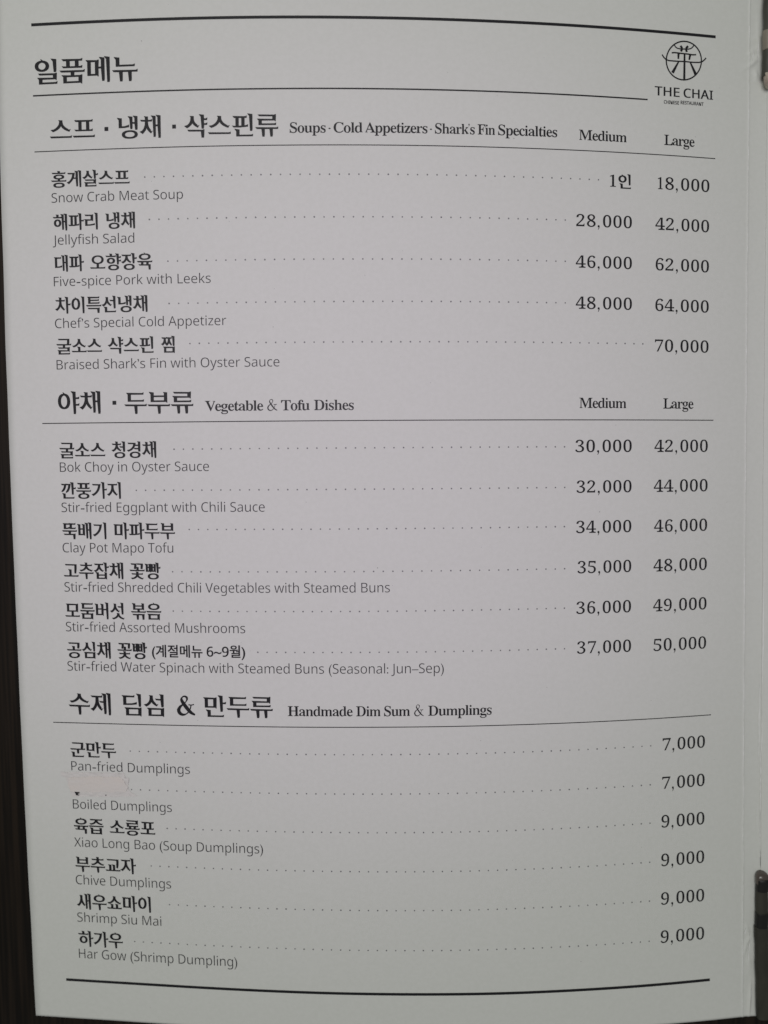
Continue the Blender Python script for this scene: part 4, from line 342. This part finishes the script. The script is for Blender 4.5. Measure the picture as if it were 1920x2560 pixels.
SP = {'T': 0.33, 'K': 0.33, 'P': 0.3, 'S': 0.2, 'D': 0.2, 'H': 0.2, 'N': 0.26, 'B': 0.3, 'C': 0.35}
# ---------------------------------------------------------------- helpers
random.seed(7)
MM = 0.001
HC = [-6.838346, -1.170217, -1.629184, -3.1868, -1.36795, 0.592323, -0.104767,
      -0.112238, 0.389644, 0.991971, -0.261975, 0.479358]
HT = [(2,0),(2,1),(0,2),(1,1),(3,0),(4,0),(0,3),(3,1),(1,2),(2,2),(4,1),(3,2)]
CREASE = 99.8
def sheet_z(X, Y):
    """height in mm of the bulging laminated sheet at (X, Y) mm"""
    Xc = min(X, CREASE)
    def pol(a):
        x = a / 90.0; y = Y / 120.0
        return sum(c * x**i * y**j for c, (i, j) in zip(HC, HT))
    z = pol(Xc)
    if X > CREASE:
        s = (pol(CREASE) - pol(CREASE - .5)) / .5
        d = X - CREASE
        z += s * d * math.exp(-d / 7.0)
        if X > 105: z += .16 * (X - 105) - .0006 * (X - 105)**2
    return z
def wrinkle(X, Y):
    w = 0.0
    # puckers of the lamination beside the two binding bars
    for (cx, cy, a, sx, sy, ang) in [(100.6, 208.6, .30, 1.6, .45, .5), (101.2, 206.2, .34, 1.5, .5, .8),
                                (99.6, 204.8, .22, 2.4, .4, .55), (101.9, 202.6, .35, .6, 1.2, .2),
                                (101.0, 211.8, .2, 1.4, .5, .2),
                                (101.2, -32.5, .32, .35, 1.2, .5), (101.5, -35.5, .25, .8, .5, .9),
                                (100.6, -38.0, .22, .5, 1.8, -.2), (101.8, -42.0, .2, .6, 2.2, .1),
                                (101.9, -53.0, .3, .35, 4.5, -.05), (102.3, 214, .18, .6, 5, 0)]:
        u = (X - cx) * math.cos(ang) + (Y - cy) * math.sin(ang)
        v = -(X - cx) * math.sin(ang) + (Y - cy) * math.cos(ang)
        e = (u / sx)**2 + (v / sy)**2
        if e < 9: w += a * math.exp(-e)
    return w
def crease_x(Y):
    return CREASE + .16 * noise.noise(Vector((0, Y * .09, 3))) + .10 * noise.noise(Vector((5, Y * .35, 1)))
def top_z(X, Y):
    z = sheet_z(X, Y) + wrinkle(X, Y)
    d = X - crease_x(Y)
    z += .13 * math.exp(-(d / .28)**2)            # pressed fold line
    z += .05 * noise.noise(Vector((X * .035, Y * .03, 0)))
    return z
def S(X, Y, dz=0.0):
    return Vector((X * MM, Y * MM, (top_z(X, Y) + dz) * MM))

def obj(name, verts, faces, mat, parent=None, smooth=False):
    me = bpy.data.meshes.new(name)
    me.from_pydata([tuple(v) for v in verts], [], faces)
    me.validate()
    if smooth:
        for p in me.polygons: p.use_smooth = True
    if mat: me.materials.append(mat)
    o = bpy.data.objects.new(name, me)
    sc.collection.objects.link(o)
    if parent: o.parent = parent
    return o
def tag(o, label=None, cat=None, kind=None, group=None):
    if label: o['label'] = label
    if cat: o['category'] = cat
    if kind: o['kind'] = kind
    if group: o['group'] = group
    return o

# ---------------------------------------------------------------- materials
def mat(name, col, rough=.5, spec=.5, bump=None, mottle=None, coat=0):
    m = bpy.data.materials.new(name)
    m.use_nodes = True
    nt = m.node_tree; b = nt.nodes['Principled BSDF']
    b.inputs['Base Color'].default_value = (*col, 1)
    b.inputs['Roughness'].default_value = rough
    b.inputs['Specular IOR Level'].default_value = spec
    if coat:
        b.inputs['Coat Weight'].default_value = coat
        b.inputs['Coat Roughness'].default_value = .25
    tc = nt.nodes.new('ShaderNodeTexCoord')
    if bump:
        prev = None
        for (sx, sy, sz), st, dist, det in bump:
            mp = nt.nodes.new('ShaderNodeMapping'); mp.inputs['Scale'].default_value = (sx, sy, sz)
            n = nt.nodes.new('ShaderNodeTexNoise'); n.inputs['Scale'].default_value = 1; n.inputs['Detail'].default_value = det
            bp = nt.nodes.new('ShaderNodeBump'); bp.inputs['Strength'].default_value = st; bp.inputs['Distance'].default_value = dist
            nt.links.new(tc.outputs['Object'], mp.inputs[0]); nt.links.new(mp.outputs[0], n.inputs[0])
            nt.links.new(n.outputs[0], bp.inputs['Height'])
            if prev: nt.links.new(prev.outputs[0], bp.inputs['Normal'])
            prev = bp
        nt.links.new(prev.outputs[0], b.inputs['Normal'])
    if mottle:
        sc_, c2, lo, hi = mottle
        mp = nt.nodes.new('ShaderNodeMapping'); mp.inputs['Scale'].default_value = sc_
        n = nt.nodes.new('ShaderNodeTexNoise'); n.inputs['Scale'].default_value = 1; n.inputs['Detail'].default_value = 5
        r = nt.nodes.new('ShaderNodeValToRGB')
        r.color_ramp.elements[0].position = lo; r.color_ramp.elements[0].color = (*col, 1)
        r.color_ramp.elements[1].position = hi; r.color_ramp.elements[1].color = (*c2, 1)
        nt.links.new(tc.outputs['Object'], mp.inputs[0]); nt.links.new(mp.outputs[0], n.inputs[0])
        nt.links.new(n.outputs[0], r.inputs[0]); nt.links.new(r.outputs[0], b.inputs['Base Color'])
    return m
paper = mat('laminated_paper', (.70, .712, .665), .6, .22,
            bump=[((2200, 2200, 2200), .06, .00002, 2)],
            mottle=((900, 900, 900), (.722, .733, .688), .35, .65))
ink = mat('black_ink', (.012, .012, .014), .5, .3)
ink_grey = mat('grey_ink', (.030, .030, .033), .5, .3)
ink_dot = mat('dot_ink', (.20, .20, .205), .5, .3)
crease_m = mat('worn_fold_and_glint', (.93, .93, .91), .5, .3, mottle=((200, 900, 200), (.84, .84, .82), .4, .6))
tape_m = mat('correction_film', (.70, .685, .645), .5, .3, bump=[((700, 1500, 800), .5, .00015, 3)],
             mottle=((500, 900, 500), (.735, .715, .68), .4, .65))
tape_i = mat('correction_paint', (.745, .70, .64), .55, .3, bump=[((900, 1400, 900), .35, .0001, 3)],
             mottle=((160, 400, 300), (.72, .70, .66), .35, .7))
dark_rod = mat('dark_sleeve', (.034, .033, .025), .5, .3, bump=[((400, 400, 400), .3, .0003, 3)],
               mottle=((260, 90, 200), (.052, .050, .038), .35, .7))
band_m = mat('black_band', (.009, .009, .007), .5, .4)
dark_rod2 = mat('grey_sleeve', (.055, .055, .044), .45, .4, mottle=((260, 120, 200), (.085, .083, .068), .35, .7))
tan_m = mat('tan_metal', (.20, .180, .145), .3, .6, mottle=((500, 120, 200), (.27, .24, .19), .3, .7))
tan_end = mat('pale_metal', (.62, .58, .46), .3, .6, mottle=((500, 300, 300), (.36, .29, .24), .45, .70))
brown_end = mat('brown_cap', (.085, .068, .055), .22, .7)
wood = mat('dark_wood', (.0052, .0038, .0022), .6, .18,
           bump=[((2600, 60, 500), .5, .0002, 4)],
           mottle=((1500, 22, 300), (.019, .0125, .0075), .40, .62))

# ---------------------------------------------------------------- table
def bevel_box(name, x0, x1, y0, y1, z0, z1, m, r=.004):
    bm = bmesh.new()
    bmesh.ops.create_cube(bm, size=1)
    for v in bm.verts:
        v.co = Vector(((x0 + x1) / 2 + v.co.x * (x1 - x0), (y0 + y1) / 2 + v.co.y * (y1 - y0), (z0 + z1) / 2 + v.co.z * (z1 - z0)))
    bmesh.ops.bevel(bm, geom=bm.edges[:], offset=r, segments=3, affect='EDGES')
    me = bpy.data.meshes.new(name); bm.to_mesh(me); bm.free()
    me.materials.append(m)
    o = bpy.data.objects.new(name, me); sc.collection.objects.link(o)
    return o
table = tag(bevel_box('table_top', -.55, .65, -.35, .55, -.058, -.028, wood), kind='structure')

# ---------------------------------------------------------------- menu sheets
menu = bpy.data.objects.new('menu', None)
sc.collection.objects.link(menu)
menu.location = (0, .09, -.02)
tag(menu, 'open laminated restaurant menu page with Korean and English dishes and prices', 'menu')
bpy.context.view_layer.update()

def sheet(name, xs, ys, edge, zoff=0.0, th=.35):
    nx, ny = len(xs), len(ys)
    V = []
    for j, Y in enumerate(ys):
        for i, X in enumerate(xs):
            Xe, Ye = edge(i, j, X, Y, nx, ny)
            V.append(S(Xe, Ye, zoff))
    F = [(j*nx+i, j*nx+i+1, (j+1)*nx+i+1, (j+1)*nx+i) for j in range(ny-1) for i in range(nx-1)]
    loop = [i for i in range(nx)] + [j*nx+nx-1 for j in range(1, ny)] + \
           [(ny-1)*nx+i for i in range(nx-2, -1, -1)] + [j*nx for j in range(ny-2, 0, -1)]
    base = len(V)
    for k in loop: V.append(V[k] - Vector((0, 0, th * MM)))
    n = len(loop)
    for a in range(n):
        b = (a + 1) % n
        F.append((loop[a], base + a, base + b, loop[b]))
    # underside
    c = len(V)
    for k in range(nx * ny): V.append(V[k] - Vector((0, 0, th * MM)))
    F += [(c+(j+1)*nx+i, c+(j+1)*nx+i+1, c+j*nx+i+1, c+j*nx+i) for j in range(ny-1) for i in range(nx-1)]
    return V, F, nx * ny
def rng(a, b, st):
    n = max(1, round((b - a) / st)); return [a + (b - a) * k / n for k in range(n + 1)]
def attach(o, parent):
    o.parent = parent
    o.matrix_parent_inverse = parent.matrix_world.inverted()
    return o
def page_edge(i, j, X, Y, nx, ny):
    if i == 0: X = -99.4 + .10 * noise.noise(Vector((1, Y * .05, 0)))
    if i == nx - 1: X = 105.2 + .25 * noise.noise(Vector((2, Y * .12, 0))) + (.0 if 0 < Y < 190 else -.2)
    if j == 0: Y = -57.3 + .06 * noise.noise(Vector((X * .06, 2, 0)))
    return X, Y
xs = rng(-99.4, 96, 2.2) + rng(96.5, 99.0, .5) + rng(99.2, 100.6, .12) + rng(100.8, 105.2, .25)
ys = rng(-57.3, -28, .6) + rng(-27, 196, 1.6) + rng(196.6, 216, .45) + rng(217, 236, 1.5)
V, F, ntop = sheet('page', xs, ys, page_edge)
page = obj('page', V, F, paper, smooth=False)
nf = (len(xs)-1) * (len(ys)-1)
for k, p in enumerate(page.data.polygons): p.use_smooth = k < nf
attach(page, menu)
# sheet of the facing side, seen only as a sliver beyond the fold
xs2 = rng(104.95, 108, .4) + rng(109, 150, 4)
ys2 = rng(-55.6, 236, 2.0)
def face_edge(i, j, X, Y, nx, ny):
    if i == 0: X += .30 * noise.noise(Vector((9, Y * .07, 2)))
    return X, Y
V, F, ntop = sheet('facing_page', xs2, ys2, face_edge, zoff=.14, th=.1)
facing = obj('facing_page', V, F, paper)
nf = (len(xs2)-1) * (len(ys2)-1)
for k, p in enumerate(facing.data.polygons): p.use_smooth = k < nf
tag(facing, 'edge of the facing page beyond the fold')
attach(facing, menu)

def sub(name, verts, faces, m, label=None, parent=None, smooth=False):
    o = obj(name, verts, faces, m, smooth=smooth)
    attach(o, parent or page)
    if label: o['label'] = label
    return o

# worn white fold line: broken, wavering hairline
V = []; F = []
Y = -57.0
while Y < 235:
    seg = random.uniform(3, 16)
    w0 = random.uniform(.05, .13); jit = random.uniform(-.06, .06)
    y = Y; k0 = len(V); n = 0
    while y <= min(Y + seg, 235):
        t = (y - Y) / seg; w = w0 * (.35 + .65 * math.sin(math.pi * min(1, max(0, t)))) * random.uniform(.7, 1.3)
        X = crease_x(y) + jit
        V += [S(X - w, y, .03), S(X + w, y, .03)]; n += 1; y += .7
    for a in range(n - 1): F.append((k0+2*a, k0+2*a+1, k0+2*a+3, k0+2*a+2))
    Y += seg * random.choice([1, 1, 1.0, 1.15])
sub('fold_line', V, F, crease_m, 'worn pale fold line down the right side')

# torn lamination edge between the two binding bars, plus glints painted as white strips
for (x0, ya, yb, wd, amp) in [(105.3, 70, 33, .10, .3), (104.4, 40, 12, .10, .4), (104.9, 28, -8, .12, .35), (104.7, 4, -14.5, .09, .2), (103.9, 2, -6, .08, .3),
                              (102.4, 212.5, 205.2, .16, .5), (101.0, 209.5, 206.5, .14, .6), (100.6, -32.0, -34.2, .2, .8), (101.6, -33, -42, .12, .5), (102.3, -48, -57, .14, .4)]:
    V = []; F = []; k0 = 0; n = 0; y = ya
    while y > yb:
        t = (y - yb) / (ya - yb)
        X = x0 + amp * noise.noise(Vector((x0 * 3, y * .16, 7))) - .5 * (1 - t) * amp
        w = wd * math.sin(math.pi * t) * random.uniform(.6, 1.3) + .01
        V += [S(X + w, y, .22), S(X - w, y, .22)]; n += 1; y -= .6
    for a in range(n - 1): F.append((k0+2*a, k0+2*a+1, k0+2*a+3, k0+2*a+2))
    sub('film_edge_and_glint', V, F, crease_m)

# ---------------------------------------------------------------- printing
CH = [chr(c) for c in range(35, 127) if chr(c) not in '\\\'"`'][:88]
CI = {c: i for i, c in enumerate(CH)}
TRI = {}
def glyph(key):
    if key not in TRI:
        adv, s = GLYPHS[key]
        comps = []
        for cs in s.split('\n'):
            polys = []
            for ps in cs.split('!'):
                pts = [((CI[ps[k]]*88 + CI[ps[k+1]]) / 1000 - .35, (CI[ps[k+2]]*88 + CI[ps[k+3]]) / 1000 - .35) for k in range(0, len(ps), 4)]
                polys.append([Vector((x, y, 0)) for x, y in pts])
            tris = tessellate_polygon(polys)
            flat = [(v.x, v.y) for P in polys for v in P]
            out = []
            for a, b, c in tris:
                A, B, Cc = flat[a], flat[b], flat[c]
                if (B[0]-A[0])*(Cc[1]-A[1]) - (B[1]-A[1])*(Cc[0]-A[0]) < 0: a, b = b, a
                out.append((a, b, c))
            comps.append((flat, out))
        TRI[key] = (adv, comps)
    return TRI[key]
INK = {'T': ink, 'K': ink, 'P': ink, 'S': ink, 'D': ink, 'H': ink, 'N': ink_grey, 'B': ink, 'C': ink_grey, 'sq': ink}
def text_line(name, segs, label):
    V = []; F = []; full = []
    for st, s, X0, sx, em, Y0 in segs:
        if st == 'sq':
            h = (sx - X0) / 2; k = len(V)
            V += [S(X0, Y0-h, .06), S(sx, Y0-h, .06), S(sx, Y0+h, .06), S(X0, Y0+h, .06)]; F.append((k, k+1, k+2, k+3))
            full.append('·'); continue
        x = 0.0
        full.append(s)
        for ch in s:
            if ch == ' ': x += SP[st]; continue
            adv, comps = glyph(st + ch)
            for ci, (pts, tris) in enumerate(comps):
                k = len(V); dz = .05 + .004 * (ci % 4)
                V += [S(X0 + (x + px) * sx, Y0 + py * em, dz) for px, py in pts]
                F += [(k+a, k+b, k+c) for a, b, c in tris]
            x += adv + TR[st]
    m = INK[segs[0][0]]
    kind = {'menu_title': 'page title', 'section_heading': 'section heading', 'section_translation': 'section subtitle',
            'column_header': 'size column header', 'dish_name': 'printed dish name', 'dish_translation': 'grey dish translation',
            'price': 'printed price', 'restaurant_name': 'restaurant name', 'restaurant_subtitle': 'small restaurant line'}[name]
    sub(name, V, F, m, kind + ' ' + ' '.join(full))
for name, segs, lab in LINES:
    text_line(name, segs, lab)

def disc(V, F, X, Y, r, n=8, dz=.05):
    k = len(V)
    V += [S(X + r*math.cos(2*math.pi*a/n), Y + r*math.sin(2*math.pi*a/n), dz) for a in range(n)]
    F.append(tuple(range(k, k+n)))
for (xa, xb, Y) in DOTS:
    V = []; F = []
    n = round((xb - xa) / 2.5)
    for k in range(n + 1):
        disc(V, F, xa + (xb - xa) * k / n, Y + random.uniform(-.015, .015), random.uniform(.19, .225))
    sub('dot_leader', V, F, ink_dot)

def ribbon(V, F, pts, ws, dz=.05, closed=False):
    n = len(pts); k = len(V)
    for a in range(n):
        p0 = pts[a-1] if (a or closed) else pts[a]; p1 = pts[(a+1) % n] if (a < n-1 or closed) else pts[a]
        dx, dy = p1[0]-p0[0], p1[1]-p0[1]; L = math.hypot(dx, dy) or 1
        w = ws if not isinstance(ws, (list, tuple)) else ws[0] + (ws[1]-ws[0]) * a / (n-1)
        nx, ny = -dy/L*w/2, dx/L*w/2
        V += [S(pts[a][0]+nx, pts[a][1]+ny, dz), S(pts[a][0]-nx, pts[a][1]-ny, dz)]
    for a in range(n if closed else n-1):
        b = (a+1) % n
        F.append((k+2*a+1, k+2*b+1, k+2*b, k+2*a))
def dense(pts, st=.5):
    out = []
    for a, b in zip(pts, pts[1:]):
        n = max(1, int(math.hypot(b[0]-a[0], b[1]-a[1]) / st))
        out += [(a[0]+(b[0]-a[0])*t/n, a[1]+(b[1]-a[1])*t/n) for t in range(n)]
    return out + [tuple(pts[-1])]
for (xa, xb, Y), w in zip(RULES, [.74, .36, .22, .23, .23, .76]):
    V = []; F = []
    ribbon(V, F, dense([(xa, Y), (xb, Y)], 2.0), w)
    sub('rule_line', V, F, ink)
V = []; F = []
ribbon(V, F, LOGO['circle'], .36, .050, True)
for k, (key, w) in enumerate([('smile', .34), ('bowl', .30), ('v1', .60), ('v2', .60), ('bar', .34), ('a1', (.62, .46)), ('a2', (.50, .62)),
                              ('a3', (.62, .46)), ('l1', (.36, .80)), ('l2', (.36, .80))]):
    ribbon(V, F, dense(LOGO[key], .4), w, .055 + .004 * k)
sub('logo_emblem', V, F, ink, 'round line emblem above the restaurant name')

# specks of dirt on the lamination
V = []; F = []
random.seed(3)
for X, Y in [(53.2, -37.7), (57.6, 85), (-28, 133.5), (34.5, 182), (-61, 206.5), (62, 108), (-20, 88.3), (-1.5, 71), (25.6, 24.5)]:
    disc(V, F, X, Y, random.uniform(.07, .13), 7, .07)
for k in range(60):
    disc(V, F, random.uniform(-96, 98), random.uniform(-54, 225), random.uniform(.03, .07), 6, .07)
tag(sub('dirt_specks', V, F, ink_dot), kind='stuff')

# ---------------------------------------------------------------- correction tape over one dish name
def blob(name, poly, m, z0, amp, label, fz=.9, jag=0.0):
    P = []
    n = len(poly)
    for a in range(n):
        b = poly[(a+1) % n]; p = poly[a]
        L = math.hypot(b[0]-p[0], b[1]-p[1]); c = max(1, int(L / .6))
        for t in range(c):
            P.append((p[0]+(b[0]-p[0])*t/c + random.uniform(-jag, jag), p[1]+(b[1]-p[1])*t/c + random.uniform(-jag, jag)))
    nb = len(P)
    xs_ = [p[0] for p in P]; ys_ = [p[1] for p in P]
    def ins(x, y):
        c = False
        for i in range(nb):
            x1, y1 = P[i]; x2, y2 = P[i-1]
            if (y1 > y) != (y2 > y) and x < (x2-x1)*(y-y1)/(y2-y1)+x1: c = not c
        return c
    pts = [Vector(p) for p in P]
    y = min(ys_)
    while y < max(ys_):
        x = min(xs_)
        while x < max(xs_):
            if ins(x, y): pts.append(Vector((x + random.uniform(-.05, .05), y)))
            x += .35
        y += .3
    r = delaunay_2d_cdt(pts, [(i, (i+1) % nb) for i in range(nb)], [], 1, 1e-5)
    V = []; 
    for k, v in enumerate(r[0]):
        w = noise.noise(Vector((v[0]*fz*.5, v[1]*fz*1.6, z0*9)))
        ridge = max(0, 1 - abs(w) * 7)
        V.append(S(v[0], v[1], z0 + amp * ridge + .02 * noise.noise(Vector((v[0]*2, v[1]*2, 4)))))
    F = [tuple(f) for f in r[2]]
    F = [f if ((V[f[1]]-V[f[0]]).cross(V[f[2]]-V[f[0]])).z > 0 else f[::-1] for f in F]
    return sub(name, V, F, m, label, smooth=True)
blob('correction_film', TAPE, tape_m, .07, .16, 'wrinkled translucent tape film over a dish name', jag=.12)
blob('correction_patch', TAPE_INNER, tape_i, .20, .05, 'beige patch covering a dish name', .9, jag=.16)
tri = tessellate_polygon([[Vector((x, y, 0)) for x, y in MARK]])
sub('ink_remnant', [S(x, y, .30) for x, y in MARK], [tuple(t) for t in tri], ink, 'black remnant of a covered letter')
V = []; F = []
disc(V, F, -76.0, 8.6, .16, 7, .3)
sub('ink_fleck', V, F, ink)

# ---------------------------------------------------------------- binding bars lying in the fold
def bar_section(name, parent, m, xa, ya, xb, yb, wa, wb, ha, hb, round_a=False, round_b=False, label=None, lift=.15, wob=0.0, er=None):
    """half-round bar piece along the fold from (xa, ya) to (xb, yb), in mm"""
    N = 12; L = math.hypot(xb-xa, yb-ya); n = max(6, int(L / .12))
    V = []; F = []
    for k in range(n + 1):
        t = k / n
        if round_a or round_b: 
            # finer stations toward a rounded end
            t = t
        X = xa + (xb-xa)*t; Y = ya + (yb-ya)*t
        w = wa + (wb-wa)*t; h = ha + (hb-ha)*t
        w *= 1 + wob * noise.noise(Vector((Y * .3, 1.5, xa)))
        if round_a:
            d = t * L; r = er or wa
            if d < r: f = math.sqrt(max(0.0, 1 - (1 - d/r)**2)); w = w - r + r * f if er else w * max(.02, f); h *= max(.12, f**.6)
        if round_b:
            d = (1-t) * L; r = er or wb
            if d < r: f = math.sqrt(max(0.0, 1 - (1 - d/r)**2)); w = w - r + r * f if er else w * max(.02, f); h *= max(.12, f**.6)
        z0 = sheet_z(104.8, Y) + lift
        for a in range(N):
            an = 2*math.pi*a/N
            cx = math.copysign(abs(math.cos(an))**.7, math.cos(an)); cz = math.copysign(abs(math.sin(an))**.7, math.sin(an))
            V.append(Vector(((X + w*cx)*MM, Y*MM, (z0 + h + h*cz)*MM)))
    for k in range(n):
        for a in range(N):
            b = (a+1) % N
            F.append((k*N+a, k*N+b, (k+1)*N+b, (k+1)*N+a))
    F.append(tuple(range(N))[::-1]); F.append(tuple(n*N+a for a in range(N)))
    o = obj(name, V, F, m, smooth=True)
    bm = bmesh.new(); bm.from_mesh(o.data); bmesh.ops.recalc_face_normals(bm, faces=bm.faces); bm.to_mesh(o.data); bm.free()
    attach(o, parent)
    if label: o['label'] = label
    return o
def empty(name, loc, label, cat, group):
    o = bpy.data.objects.new(name, None); sc.collection.objects.link(o)
    o.location = loc
    bpy.context.view_layer.update()
    return tag(o, label, cat, None, group)
up = empty('binding_bar', (.1055, .215, -.02), 'dark binding bar with tan metal bands at the top of the fold', 'binder bar', 'binding bars in the fold')
bar_section('sleeve', up, dark_rod2, 106.4, 236, 106.2, 213.0, 3.3, 3.4, 1.2, 1.2, wob=.05, lift=.6)
bar_section('metal_band', up, tan_m, 106.3, 213.3, 106.3, 208.3, 3.75, 3.6, 1.3, 1.3, label='tan metal band', wob=.03, lift=.6)
bar_section('sleeve', up, dark_rod2, 106.3, 208.4, 106.3, 201.3, 3.4, 3.7, 1.15, 1.2, wob=.08, lift=.6)
bar_section('end_cap', up, tan_end, 106.6, 202.0, 106.8, 198.6, 3.75, 3.5, 1.35, 1.3, round_b=True, label='pale rounded metal end', er=1.3, lift=.7)
lo = empty('binding_bar', (.105, -.04, -.015), 'dark binding bar with brown rounded tip at the bottom of the fold', 'binder bar', 'binding bars in the fold')
bar_section('end_cap', lo, brown_end, 104.75, -15.9, 104.8, -19.0, 1.8, 1.85, 1.15, 1.2, round_a=True, label='glossy brown rounded tip', er=1.45)
bar_section('band', lo, band_m, 104.9, -16.9, 104.65, -21.0, 1.75, 1.65, 1.34, 1.2, round_a=True, label='black band', er=1.3)
bar_section('sleeve', lo, dark_rod, 104.65, -20.8, 104.75, -28.2, 1.65, 1.75, 1.05, 1.05, wob=.06)
bar_section('band', lo, band_m, 104.75, -27.2, 104.6, -31.3, 1.85, 1.7, 1.18, 1.1, label='black band', wob=.05)
bar_section('sleeve', lo, dark_rod, 104.6, -31.2, 105.1, -56.8, 1.9, 1.75, 1.05, 1.1, wob=.10)
